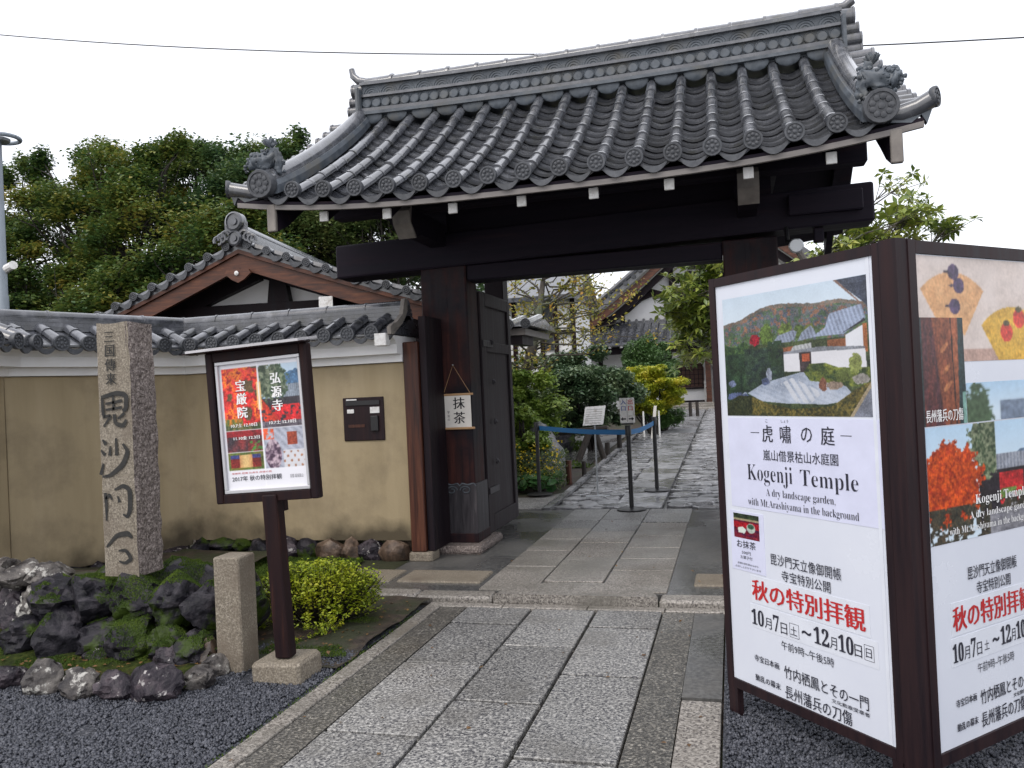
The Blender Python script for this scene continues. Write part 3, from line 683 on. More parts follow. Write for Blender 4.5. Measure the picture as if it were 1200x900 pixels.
# descending gable ridges
for x, sg in ((COLX[0], -1), (COLX[17], 1)):
    ys = np.linspace(5.62, 7.42, 14)
    b = MB()
    b.tube([(x, y, zr(y, x) + .085) for y in ys], .072, 12); dr = b.build('descending_ridge', M_TILE, roof, smooth=True)
    b = MB(); v = []
    for y in ys:
        z = zr(y, x)
        v += [(x - .10, y, z - .03), (x + .10, y, z - .03), (x + .10, y, z + .035), (x - .10, y, z + .035), (x - .085, y, z + .075), (x + .085, y, z + .075)]
    n = len(ys); f = [(0, 1, 2, 5, 4, 3)] + [(j * 6 + a, j * 6 + c, j * 6 + 6 + c, j * 6 + 6 + a) for j in range(n - 1) for a, c in ((0, 1), (1, 2), (2, 5), (5, 4), (4, 3), (3, 0))]
    b.add(v, f).build('ridge_base_course', M_RIDGE, dr)
    put('big_end_disc', disc_mesh(.108, .10, 'big_end_disc', petals=9), dr, (x, 5.53, zr(5.6, x) + .045), (.1, 0, 0))
    # verge tiles lying across
    ms = bpy.data.meshes.get('verge_tile') or MB().tube([(0, 0, 0), (.20, 0, 0), (.202, 0, 0), (.225, 0, 0)], [.052, .056, .062, .062], 10).mesh('verge_tile', M_TILE, smooth=True)
    for j in range(11):
        y = 5.80 + j * .155
        put('verge_tile', ms, roof, (x + sg * .06, y, zr(y, x) + .0), (0, 0, 0 if sg > 0 else math.pi))
    # swept corner tile with its disc, and the pendant under it
    P_ = [(x + sg * .05, 5.64, zr(5.6, x) + .01), (x + sg * .13, 5.63, zr(5.6, x) + .005), (x + sg * .22, 5.62, zr(5.6, x) + .03), (x + sg * .32, 5.60, zr(5.6, x) + .075 if sg > 0 else zr(5.6, x) + .05)]
    MB().tube(P_, [.06, .06, .055, .058], 10).build('corner_tile', M_TILE, roof, smooth=True)
    dm = disc_mesh(.066, .03, 'corner_disc')
    put('corner_disc', dm, roof, (P_[-1][0] + sg * .01, 5.597, P_[-1][2] + .004), (0, 0, sg * math.radians(60)))
    MB().prism([(x + sg * .06, 5.60, P_[0][2] - .06), (x + sg * .18, 5.60, P_[0][2] - .075), (x + sg * .24, 5.60, P_[0][2] - .03), (x + sg * .27, 5.60, P_[0][2] - .09), (x + sg * .30, 5.60, P_[0][2] - .01), (x + sg * .28, 5.60, P_[0][2] + .04), (x + sg * .1, 5.60, P_[0][2] - .01)], (0, .05, 0)).build('corner_pendant', M_RIDGE, roof)

# main ridge
RX0, RX1 = -3.40, 1.04
rc = lambda x: .035 * ((x - XC) / 2.2) ** 2
ridge = course(RX0, RX1, 7.44, 7.70, 4.20, 4.60, rc).build('main_ridge', M_RIDGE, gate)
course(RX0 - .02, RX1 + .02, 7.36, 7.78, 4.245, 4.275, rc).build('ridge_course', M_RIDGE, ridge)
course(RX0 - .02, RX1 + .02, 7.385, 7.755, 4.278, 4.315, rc).build('ridge_course', M_TILE, ridge)
course(RX0 - .01, RX1 + .01, 7.40, 7.74, 4.432, 4.457, rc).build('ridge_course', M_TILE, ridge)
course(RX0 - .01, RX1 + .01, 7.40, 7.74, 4.552, 4.578, rc).build('ridge_course', M_TILE, ridge)
md = MB().lathe((0, 0, 0), [(.047, -.02), (.049, .012), (.042, .018), (.040, .012), (.001, .012)], 14, 'y').mesh('ridge_round_tile', M_RIDGE, smooth=True)
n = 44
for i in range(n):
    x = RX0 + .05 + (RX1 - RX0 - .1) * i / (n - 1)
    put('ridge_round_tile', md, ridge, (x, 7.43, 4.374 + rc(x)), (0, U(0, 6), 0))
b = MB()
for k, r in ((0, .085), (1, .06), (2, .035)):
    b.tube([(math.cos(q) * r, 0, math.sin(q) * r * .9) for q in np.linspace(0, math.pi, 9)], .006, 5)
mw = b.mesh('ridge_wave_tile', M_RIDGE)
n = 24
for i in range(n):
    x = RX0 + .10 + (RX1 - RX0 - .2) * i / (n - 1)
    put('ridge_wave_tile', mw, ridge, (x, 7.437, 4.465 + rc(x)))
n = 15; wdt = (RX1 - RX0) / n
mc = MB().tube([(0, 0, 0), (wdt - .03, 0, 0), (wdt - .028, 0, 0), (wdt - .002, 0, 0)], [.082, .082, .092, .092], 12).mesh('ridge_cap_tile', M_TILE, smooth=True)
for i in range(n):
    x = RX0 + wdt * i; put('ridge_cap_tile', mc, ridge, (x, 7.57, 4.60 + rc(x + wdt / 2)))
ml = MB().lathe((0, 0, 0), [(.095, -.03), (.10, .0), (.085, .012), (.001, .012)], 14, 'y').mesh('ridge_skirt_tile', M_RIDGE, smooth=True)
for i in range(17):
    x = COLX[i] + .13; put('ridge_skirt_tile', ml, ridge, (x, 7.40, 4.235 + rc(x)), (0, 0, 0), (1.05, 1, .75))
for sg, xe in ((-1, RX0), (1, RX1)):
    e = MB().box(xe - .035 if sg < 0 else xe, xe if sg < 0 else xe + .035, 7.33, 7.81, 4.10, 4.56, .03).build('ridge_end_plate', M_RIDGE, ridge)
    s = MB()
    for k, (z, l, r) in enumerate(((4.56, .10, .075), (4.45, .13, .055), (4.36, .15, .06), (4.27, .15, .055), (4.19, .13, .05))):
        s.tube([(xe + sg * .0, 7.5, z), (xe + sg * l, 7.5, z), (xe + sg * (l + .002), 7.5, z), (xe + sg * (l + .02), 7.5, z)], [r, r, r + .006, r + .006], 10)
    s.build('end_roll', M_TILE, e, smooth=True)
    if sg < 0:
        s = MB(); s.tube([(xe + .12, 7.57, 4.665), (xe, 7.57, 4.675), (xe - .09, 7.57, 4.70), (xe - .15, 7.57, 4.76), (xe - .165, 7.57, 4.83)], [.045, .045, .042, .036, .03], 10); s.build('ridge_horn', M_TILE, ridge, smooth=True)
    else:
        s = MB(); s.tube([(xe - .1, 7.57, 4.67), (xe + .05, 7.57, 4.68), (xe + .12, 7.57, 4.73)], [.045, .045, .04], 10); s.build('ridge_horn', M_TILE, ridge, smooth=True)

# guardian-lion roof figures on the two lower ends
def lion(x, y, z, sg, label):
    t = thing('lion_figure', label, 'roof figure', (x, y, z), 'lion figures on the gate roof')
    me = bpy.data.meshes.new('tmp'); b = MB()
    # body as a skinned skeleton: haunch, back, chest, head, legs, tail
    V = [(-.08, .02, .12), (0, .0, .15), (.06, -.02, .12), (.10, -.03, .10), (.15, -.035, .075), (.05, -.02, .05), (.10, -.03, .0), (-.09, .02, .05), (-.07, .0, .0), (-.07, .03, .18), (-.03, .03, .22), (.0, .03, .25)]
    R = [.06, .065, .065, .062, .042, .035, .03, .04, .032, .035, .03, .014]
    E = [(0, 1), (1, 2), (2, 3), (3, 4), (2, 5), (5, 6), (0, 7), (7, 8), (0, 9), (9, 10), (10, 11)]
    me = bpy.data.meshes.new('lion_body'); me.from_pydata([(sg * a, q, c) for a, q, c in V], E, [])
    o = bpy.data.objects.new('tmp_lion', me); COL.objects.link(o)
    sk = o.modifiers.new('s', 'SKIN'); ss = o.modifiers.new('u', 'SUBSURF'); ss.levels = 2; ss.render_levels = 2
    for i, r in enumerate(R): me.skin_vertices[0].data[i].radius = (r, r)
    me.skin_vertices[0].data[1].use_root = True
    bpy.context.view_layer.update()
    m2 = bpy.data.meshes.new_from_object(o.evaluated_get(bpy.context.evaluated_depsgraph_get())); bpy.data.objects.remove(o)
    for v in m2.vertices:
        v.co += v.normal * (.026 * mnoise.noise(v.co * 24) + .02 * mnoise.noise(v.co * 55))
    m2.materials.clear(); m2.materials.append(M_RIDGE); m2.shade_smooth()
    ob = bpy.data.objects.new('body', m2); COL.objects.link(ob); ob.parent = t
    # mane curls and tail plume
    s = MB(); rr = random.Random(3)
    for k in range(26):
        a = rr.uniform(0, 6.28); c = Vector((x + sg * .09, y - .02, z + .11)); d = Vector((sg * rr.uniform(-.6, .7), rr.uniform(-1, 1), rr.uniform(-.4, 1))).normalized()
        p = c + d * .055; s.tube([p, p + d * .012, p + d * .024], [.02, .018, .007], 7)
    for k in range(46):
        i = rr.randint(0, 11); q = Vector((x + sg * V[i][0], y + V[i][1], z + V[i][2])); d = Vector((rr.uniform(-1, 1), rr.uniform(-1, .3), rr.uniform(-.6, 1))).normalized(); p = q + d * R[i] * .8
        s.tube([p, p + d * .012, p + d * .022], [.017, .014, .005], 6)
    tag(s.build('mane', M_RIDGE, t), kind='stuff')
    s = MB()
    for k in range(24):
        c = Vector((x - sg * .01, y + .02, z + .24)); d = Vector((sg * rr.uniform(-.9, .9), rr.uniform(-.7, .7), rr.uniform(.3, 1))).normalized()
        s.tube([c, c + d * .035, c + d * .065], [.02, .016, .004], 6)
    tag(s.build('tail_plume', M_RIDGE, t), kind='stuff')
    b = MB(); b.prism([(x - .09, y - .07, z - .13), (x + .09, y - .07, z - .13), (x + .075, y - .06, z + .0), (x - .075, y - .06, z + .0)], (0, .17, 0)); b.build('saddle_base', M_TILE, t)
    return t
lion(COLX[0] - .02, 5.70, zr(5.68, COLX[0]) + .115, -1, 'grey tile lion figure on the left lower corner of the gate roof')
lion(COLX[17] + .0, 5.70, zr(5.68, COLX[17]) + .115, 1, 'grey tile lion figure on the right lower corner of the gate roof')

# doors (open inwards)
def door(x, sg, label):
    d = MB().box(x - .03, x + .03, 7.565, 8.72, .10, 2.50, .006).build('door', M_DOOR, gate); d['label'] = label
    f = x + sg * .031
    def bx(y0, y1, z0, z1, t=.022):
        a, c = (f, f + sg * t); MB().box(min(a, c), max(a, c), y0, y1, z0, z1, .004).build('door_rail', M_DOOR, d)
    bx(7.60, 7.76, .12, 2.48); bx(8.60, 8.70, .12, 2.48); bx(7.762, 8.598, 2.36, 2.48); bx(7.762, 8.598, .12, .28); bx(7.762, 8.598, 1.9, 2.0)
    for z in (.5, 1.95):
        a, c = (f + sg * .023, f + sg * .035); MB().box(min(a, c), max(a, c), 7.62, 7.95, z, z + .06, .003).build('iron_strap', M_BRONZE, d)
    for k in range(4): MB().lathe((f + sg * .03, 7.9 , .8 + k * .4), [(.001, -.0), (.03, 0), (.03, .01), (.01, .03)], 8, 'x').build('iron_stud', M_BRONZE, d)
    return d
door(-2.385, 1, 'open left door leaf of weathered dark boards')
door(.02, -1, 'open right door leaf behind the sign board')

# hanging scroll on the left post
t = thing('hanging_scroll', 'small white hanging scroll lettered in black on the left gate post', 'scroll', (-2.47, 7.19, 1.15))
MB().box(-2.60, -2.335, 7.176, 7.18, 1.185, 1.485).build('scroll_paper', M_PAPER, t)
for z, x0, x1 in ((1.49, -2.625, -2.31), (1.175, -2.62, -2.305)):
    MB().tube([(x0, 7.176, z), (x1, 7.176, z)], .011, 8).build('scroll_rod', M_STRAW, t)
MB().tube([(-2.60, 7.178, 1.495), (-2.495, 7.182, 1.765), (-2.335, 7.178, 1.495)], .0025, 5).build('hanging_string', M_STRAW, t)
MB().tube([(-2.495, 7.20, 1.765), (-2.495, 7.175, 1.767)], .006, 6).build('nail', M_STEEL, t)
vtext('抹茶', (-2.60, 7.176, 0), (1, 0, 0), .150, 1.465, .112, .135, M_INK, t, (0, -1, 0), offset=.02)
vtext('宇治の', (-2.60, 7.176, 0), (1, 0, 0), .045, 1.34, .026, .034, M_INK, t, (0, -1, 0))
# lamp and pipe at the right post
t = thing('spot_lamp', 'small round lamp on a pale pipe beside the right gate post', 'lamp', (.56, 6.95, 2.3))
MB().lathe((.55, 6.90, 2.55), [(.03, -.05), (.055, -.02), (.06, .03), (.05, .04)], 12, 'y').build('lamp_head', M_STEEL, t, smooth=True)
MB().tube([(.57, 6.95, 2.52), (.64, 7.0, 2.40), (.66, 7.02, 2.2)], .028, 8).build('pipe', M_GREYWOOD, t, smooth=True)
MB().tube([(.55, 6.95, 2.58), (.5, 7.05, 2.62), (.5, 7.16, 2.75)], .018, 6).build('lamp_arm', M_BLACKP, t)
# overhead wire
b = MB(); pts = [(x, 14, 6.99 - .125 * x + .0036 * x * x) for x in np.linspace(-26, 24, 60)]
tag(b.tube(pts, .012, 5).build('overhead_wire', M_BLACKP), 'thin dark overhead wire crossing the sky behind the gate roof', 'wire')
# ================================================================== GROUND
def gz(y): return .045 if y < 10 else .045 + .0316 * (y - 10)
# far sheet under everything
v = []; f = []
ys = [-6, 5.45, 5.46, 10, 30, 60, 400]; zs = [-.03, -.03, -.01, -.01, .60, .85, .9]
for y, z in zip(ys, zs): v += [(-300, y, z), (300, y, z)]
for i in range(len(ys) - 1): f.append((2 * i, 2 * i + 1, 2 * i + 3, 2 * i + 2))
tag(MB().add(v, f).build('ground', M_EARTH), kind='structure')
def sheet(name, x0, x1, y0, y1, z, m, amp=0, step=.05, zf=None):
    nx = max(2, int((x1 - x0) / step)); ny = max(2, int((y1 - y0) / step))
    X, Y = np.meshgrid(np.linspace(x0, x1, nx), np.linspace(y0, y1, ny))
    Z = np.full(X.shape, z, float) if zf is None else zf(X, Y)
    if amp: Z = Z + amp * (fbm(X * 3 + 50, Y * 3 + 50, 3) - .5) * 2
    idx = np.arange(nx * ny).reshape(ny, nx)
    F = np.stack([idx[:-1, :-1], idx[:-1, 1:], idx[1:, 1:], idx[1:, :-1]], -1).reshape(-1, 4)
    return from_np(name, np.stack([X, Y, Z], -1).reshape(-1, 3), F, m, smooth=True)
tag(sheet('gravel_ground', -9, -2.172, -2, 5.44, 0, M_GRAVEL, .006, .12), kind='structure')
tag(sheet('gravel_ground', -.105, 7, -2, 5.44, 0, M_GRAVEL, .006, .12), kind='structure')
# loose gravel, real stones near the camera
def gravel(name, x0, x1, y0, y1, n, seed, s=(.006, .013), label=None):
    rs = np.random.RandomState(seed)
    P = np.stack([rs.uniform(x0, x1, n), rs.uniform(y0, y1, n), rs.uniform(-.002, .01, n)], 1)
    P = P[(fbm(P[:, 0] * 2 + 9, P[:, 1] * 2 + 9, 4) > .2)]
    n = len(P)
    o = np.array([(1, 0, 0), (0, 1, 0), (-1, 0, 0), (0, -1, 0), (0, 0, 1), (0, 0, -1)], float)
    F0 = np.array([(0, 1, 4), (1, 2, 4), (2, 3, 4), (3, 0, 4), (1, 0, 5), (2, 1, 5), (3, 2, 5), (0, 3, 5)])
    sz = rs.uniform(*s, n)[:, None, None] * rs.uniform(.6, 1.3, (n, 1, 3))
    a = rs.uniform(0, 6.28, n); c, s_ = np.cos(a), np.sin(a)
    R = np.zeros((n, 3, 3)); R[:, 0, 0] = c; R[:, 0, 1] = -s_; R[:, 1, 0] = s_; R[:, 1, 1] = c; R[:, 2, 2] = 1
    t = rs.uniform(-.8, .8, n); Rt = np.zeros((n, 3, 3)); Rt[:, 0, 0] = 1; Rt[:, 1, 1] = np.cos(t); Rt[:, 1, 2] = -np.sin(t); Rt[:, 2, 1] = np.sin(t); Rt[:, 2, 2] = np.cos(t)
    V = (o[None] * sz) @ (R @ Rt).transpose(0, 2, 1) + P[:, None]
    return tag(from_np(name, V.reshape(-1, 3), (F0[None] + 6 * np.arange(n)[:, None, None]).reshape(-1, 3), M_PEB2), label, kind='stuff')
gravel('gravel', -4.6, -2.19, 2.5, 4.5, 52000, 1, label='dark wet gravel left of the entrance path')
gravel('gravel', -.09, 1.5, 2.3, 4.6, 34000, 2, label='dark wet gravel under the sign board')

# entrance path: bed + slabs
def path_thing(name, m, x0, x1, y0, y1, z0, z1):
    return tag(MB().box(x0, x1, y0, y1, z0, z1).build(name, m), kind='structure')
ep = path_thing('entrance_path', M_CONC, -2.165, -.11, -.5, 5.44, -.08, -.030)
def slab(parent, x0, x1, y0, y1, z, m, name='paving_slab', th=.05, bev=.008, g=.008):
    dx = U(-.003, .003)
    o = MB().box(x0 + g, x1 - g, y0 + g * 1.7, y1 - g * 1.7, z - th, z + U(-.0025, .0025), min(bev, .0045)).build(name, m, parent)
    return o
for (x0, x1, cuts) in ((-1.865, -1.395, [1.2, 1.9, 2.7, 3.35, 4.29, 5.06, 5.44]), (-1.392, -.95, [1.1, 1.85, 2.9, 3.78, 4.64, 5.44]), (-.947, -.507, [1.3, 2.25, 3.22, 4.20, 5.05, 5.44])):
    for a, b_ in zip(cuts[:-1], cuts[1:]): slab(ep, x0, x1, a, b_, 0, M_SLAB)
MB().box(-2.055, -1.868, -.4, 5.438, -.05, -.003).build('pebble_strip', M_PEBBLE, ep)
y = 1.0
while y < 5.3:
    l = U(.9, 1.3); slab(ep, -2.165, -2.057, y, min(y + l, 5.44), .004, M_SLABW, 'edge_stone', g=.003); y += l
MB().box(-.503, -.305, -.4, 5.438, -.05, -.004).build('pebble_strip', M_PEBBLE, ep)
MB().box(-.303, -.115, 3.98, 5.438, -.05, -.006).build('concrete_strip', M_CONC, ep)
y = 1.1
while y < 3.9:
    l = U(.8, 1.1); slab(ep, -.302, -.112, y, min(y + l, 3.975), .002, M_SLABW, 'edge_stone', g=.003); y += l
# kerb in front of the gate and the step up
kb = path_thing('threshold_kerb', M_CONC, -6.0, 3.5, 5.445, 5.72, -.08, -.02)
for a, b_ in ((-2.17, -1.62), (-1.615, -1.02), (-1.015, -.5), (-.495, .1), (.105, .8)):
    MB().box(a, b_, 5.447, 5.535, -.05, .002, .006).build('edge_stone', M_SLABW, kb)
def curbstone(x0, x1): MB().box(x0, x1, 5.548, 5.715, -.04, .047 + U(-.003, .003), .018).build('step_stone', M_SLABW, kb)
for a, b_ in ((-5.2, -4.1), (-4.095, -3.1), (-3.095, -2.3), (-2.295, -1.72), (-.54, .3), (.305, 1.4)): curbstone(a, b_)
# round-topped threshold stone
pts = []
for k in range(25):
    q = math.pi * k / 24; pts.append((-1.13 + .58 * math.cos(q) * (1 - .03 * math.sin(3 * q)), 5.56 + .40 * math.sin(q) ** .75, .0))
o = MB().prism([(x, y, -.03) for x, y, z in pts], (0, 0, .090)).build('threshold_stone', M_SLABW, kb)
bm = bmesh.new(); bm.from_mesh(o.data); bmesh.ops.bevel(bm, geom=[e for e in bm.edges if all(v.co.z > .08 for v in e.verts)], offset=.012, segments=2, affect='EDGES'); bm.to_mesh(o.data); bm.free()

gp = path_thing('gate_pavement', M_CONC, -3.6, 3.4, 5.722, 9.62, -.08, .038)
cols3 = [(-1.86, -1.45), (-1.445, -.985), (-.98, -.50)]
for k, (x0, x1) in enumerate(cols3):
    y = 5.74 + (0.0 if k != 1 else .25)
    if k == 1 : y = 6.0
    first = True
    while y < 9.55:
        l = U(.42, .8); y2 = y + l
        if 9.6 - y2 < .3: y2 = 9.6
        sh = -.05 * (y - 5.7) / 4
        slab(gp, x0 + (-.02 if k == 0 else 0), x1, max(y, 5.98 if (k == 1 or (k == 0 and False)) else y), y2, .052, M_SLABW if y < 8 else M_SLAB, th=.03, bev=.008, g=.005)
        y = y2
for (x0, x1, y0, y1) in ((-2.62, -1.93, 5.95, 6.33), (-3.4, -2.68, 5.95, 6.33), (-.33, .3, 5.97, 6.32)):
    MB().box(x0, x1, y0, y1, .02, .052, .012).build('stepping_slab', M_GRANITE, gp)
# concrete apron inside, edge strips
ip = path_thing('inner_path', M_CONC, -2.30, 3.2, 9.63, 29.0, -.1, -.02)
for me_v in [ip.data.vertices]:
    for v_ in me_v:
        wy = v_.co.y + ip.location.y
        v_.co.z += (gz(wy) - .03)
b = MB()
def gbox(b, x0, x1, y0, y1, h, dz=0, g=.008, bev=.0):
    za, zb = gz(y0) + dz, gz(y1) + dz
    b.add([(x0 + g, y0 + g, za - .03), (x1 - g, y0 + g, za - .03), (x1 - g, y1 - g, zb - .03), (x0 + g, y1 - g, zb - .03), (x0 + g, y0 + g, za + h), (x1 - g, y0 + g, za + h), (x1 - g, y1 - g, zb + h), (x0 + g, y1 - g, zb + h)],
          [(0, 3, 2, 1), (4, 5, 6, 7), (0, 1, 5, 4), (1, 2, 6, 5), (2, 3, 7, 6), (3, 0, 4, 7)])
    return b
y = 9.64
while y < 28.5:
    l = U(.7, 1.2)
    gbox(MB(), -1.42, -.86, y, min(y + l, 28.6), .010, 0, .004).build('centre_slab', M_COBBLE, ip); y += l
y = 9.64
while y < 24:
    l = U(1.1, 1.7); gbox(MB(), -2.28, -2.19, y, y + l, .016, 0, .004).build('edge_stone', M_COBBLE, ip); y += l
# cobbles: irregular flat stones both sides
def cobble_poly(cx, cy, rx, ry, seed):
    r = random.Random(seed); n = r.choice((5, 6, 7)); ph = r.uniform(0, 6.28)
    return [(cx + rx * math.cos(ph + 2 * math.pi * k / n) * r.uniform(.88, 1.12), cy + ry * math.sin(ph + 2 * math.pi * k / n) * r.uniform(.88, 1.12)) for k in range(n)]
cnt = 0; far = MB()
for (xa, xb) in ((-2.17, -1.44), (-.85, 2.2)):
    y = 9.72; row = 0
    while y < 28:
        s = U(.15, .26) * (1 if y < 16 else 1.6); x = xa + (s * .5 if row % 2 else 0.1) - .05
        while x < xb - .05:
            w_ = U(.14, .36) * (1 if y < 16 else 1.6)
            cx = min(x + w_ / 2, xb - .08); cy = y + U(-.06, .06)
            P_ = cobble_poly(cx, cy, w_ * .60, s * .60, cnt * 7 + int(x * 100))
            z = gz(cy); h = U(-.006, .010); tx, ty = U(-.05, .05), U(-.03, .05)
            vis = not (cx > .25 and y > 10)
            top = [(px, py, z + h + .012 + (px - cx) * tx + (py - cy) * ty) for px, py in P_]
            ins = [(cx + (px - cx) * .86, cy + (py - cy) * .86, pz_ + .008) for px, py, pz_ in top]
            low = [(px, py, z - .03) for px, py in P_]
            n = len(P_)
            v_ = low + top + ins; f_ = [tuple(range(2 * n, 3 * n))] + [(a * n + i, a * n + (i + 1) % n, (a + 1) * n + (i + 1) % n, (a + 1) * n + i) for a in (0, 1) for i in range(n)]
            if cnt < 300 and vis: MB().add(v_, f_).build('cobble', M_COBBLE, ip); cnt += 1
            else: far.add(v_, f_); cnt += 0 if cnt < 300 else 1
            x += w_ * 1.02
        y += s * 1.0; row += 1
tag(far.build('far_cobbles', M_COBBLE, ip), kind='stuff')
# garden ground both sides inside
def zg(X, Y): return np.where(Y < 10, .03, .03 + .0316 * (Y - 10))
tag(sheet('garden_ground', -9, -2.30, 9.62, 30, 0, M_EARTH, .012, .3, zg), kind='structure')
tag(sheet('garden_ground', 2.2, 9, 9.62, 30, 0, M_EARTH, .012, .3, zg), kind='structure')
cs = path_thing('side_paving', M_CONC, -3.4, -2.305, 9.62, 11.2, -.05, .045)
for a in range(3): 
    MB().box(-3.35 + .02, -2.32, 9.65 + a * .5, 10.13 + a * .5, .0, .056, .006).build('paving_slab', M_SLAB, cs)
# pale sandy patches seen past the shrubs
tag(sheet('sand_garden', -6, -2.42, 13.6, 19.5, 0, M_CONC, .008, .3, lambda X, Y: .05 + .0316 * (Y - 10)), kind='structure')
# planting pocket left of the path
tag(sheet('planting_ground', -4.4, -2.175, 4.08, 5.54, -.0, M_EARTH, .02, .05, lambda X, Y: .012 + .02 * fbm(X * 4 + 9, Y * 4 + 9, 8)), kind='structure')
tag(sheet('planting_ground', -6.4, -2.82, 5.72, 6.72, -.0, M_EARTH, .015, .08, lambda X, Y: .035 + .012 * fbm(X * 4 + 9, Y * 4 + 9, 8)), kind='structure')
# ================================================================== WALLS
def along(p, q, t): return (p[0] + (q[0] - p[0]) * t, p[1] + (q[1] - p[1]) * t)
ME_WCOV = cover_mesh(.052, .25, 'wall_cover_tile', M_TILE2)
ME_WDISC = disc_mesh(.066, .04, 'wall_end_disc')
ME_WPAN = pan_mesh(.19, .27, .035, .016, 'wall_pan_tile', M_TILE2)
ME_WCRES = crescent_mesh(.18, .035, .045, 'wall_pan_end')
def wall(label, p, q, ends, zb=.19, zl=.03, stones=True, pitch=.225, seed=1, rear=False, top=2.30):
    """roofed plaster wall from p to q (front face line), the front is to the right of p->q"""
    p = Vector((*p, 0)); q = Vector((*q, 0)); d = (q - p); L = d.length; d.normalize(); nrm = Vector((d.y, -d.x, 0))   # outward (towards the street)
    t = thing('plaster_wall', label, 'wall', tuple((p + q) / 2))
    def pt(s, o, z): return tuple(p + d * s + nrm * o + Vector((0, 0, z)))
    def bar(name, m, s0, s1, prof, parent=t, e0=0, e1=0):
        n = len(prof); v = []
        for s in (s0, s1):
            for (o, z) in prof: v.append(pt(s + (o * (e0 if s == s0 else e1)), o, z))
        f = [tuple(reversed(range(n))), tuple(range(n, 2 * n))] + [(i, (i + 1) % n, n + (i + 1) % n, n + i) for i in range(n)]
        return MB().add(v, f).build(name, m, parent)
    e0, e1 = ends
    bar('plaster_face', M_PLASTER, 0, L, [(0, zb), (0, 1.80), (-.30, 1.80), (-.30, zb)], e0=e0, e1=e1)
    bar('white_cornice', M_WHITE, 0, L, [(.045, 1.805), (.045, 1.868), (.15, 1.874), (.15, 1.955), (.18, 1.985), (.24, 2.02), (.24, 2.04), (-.3, 2.04), (-.3, 1.805)], e0=e0, e1=e1)
    rf = bar('roof', M_TILE2, 0, L, [(.30, 2.03), (.30, 2.045), (-.13, 2.225), (-.17, 2.225), (-.58, 2.045), (-.58, 2.03)], e0=e0, e1=e1)
    for k, (o, z0, z1) in enumerate(((.115, 2.185, 2.22), (.10, 2.223, 2.258), (.085, 2.261, 2.292))):
        bar('ridge_course', M_TILE2, 0, L, [(-.15 + o + .02, z0), (-.15 + o + .02, z1), (-.15 - o, z1), (-.15 - o, z0)], rf, e0, e1)
    ang = math.atan2(d.y, d.x); a = math.atan(.18 / .43)
    n = int(L / .34); 
    for i in range(n):
        sA, sB = -.15 * e0, L - .15 * e1; s0 = sA + (sB - sA) * i / n; s1 = sA + (sB - sA) * (i + 1) / n
        o = MB().tube([pt(s0, -.15, 2.305), pt(s1 - .02, -.15, 2.305), pt(s1 - .018, -.15, 2.305), pt(s1 - .002, -.15, 2.305)], [.062, .062, .068, .068], 10).build('ridge_cap_tile', M_TILE2, rf, smooth=True)
    n = int(L / pitch)
    for i in range(n + 1):
        s = pitch * (i + .35)
        if s > L - .02: break
        for k in (0, 1):
            o = .29 - k * .20; z = 2.055 + k * .085
            put('cover_tile', ME_WCOV, rf, pt(s, o, z + .01), (0, 0, 0)).rotation_euler = (a, 0, ang)
            if s + pitch / 2 < L: put('pan_tile', ME_WPAN, rf, pt(s + pitch / 2, o, z + .0), (a, 0, ang))
        put('end_disc', ME_WDISC, rf, pt(s, .325, 2.058), (0, 0, ang))
        if s + pitch / 2 < L: put('pan_end', ME_WCRES, rf, pt(s + pitch / 2, .31, 2.045), (0, 0, ang))
    if stones:
        r = random.Random(seed); s = 0.0; k = 0
        while s < L - .05:
            w_ = r.uniform(.16, .34); w_ = min(w_, L - s); hh = zb - zl
            m_ = [M_ROCKB, M_ROCKD, M_ROCKB, M_ROCKT, M_ROCKG][int(r.random() * 5)] if s > L * .55 else [M_ROCKB, M_ROCKD][int(r.random() * 2)]
            if r.random() < .35:
                for zz in (zl + hh * .25, zl + hh * .76): rock('base_stone', pt(s + w_ / 2, .0, zz), (w_ * .60, .12, hh * .38), k * 3 + zz, m_, t, 2, ang)
            else: rock('base_stone', pt(s + w_ / 2, .0, zl + hh * .45), (w_ * .62, .12, hh * .72), k + seed * 7, m_, t, 2, ang)
            s += w_; k += 1
    bar('foundation', M_EARTH, 0, L, [(-.05, -.05), (-.05, zb), (-.28, zb), (-.28, -.05)])
    return t
K1 = (-5.06, 6.75); K2 = (-5.62, 5.25)
w1 = wall('ochre plaster wall with tiled coping right beside the gate post', K1, (-2.80, 6.75), (.69, 0), seed=3, zb=.215)
w2 = wall('ochre plaster wall section behind the carved stone pillar', K2, K1, (0, -.69), seed=5, zb=.17)
w3 = wall('ochre plaster wall section cut off by the left photo edge', (-5.35, 4.0), (-5.60, 5.22), (0, 0), seed=6, zb=.17)
w4 = wall('ochre plaster wall hidden behind the two-panel sign', (.62, 6.75), (4.2, 6.75), (0, 0), seed=8)
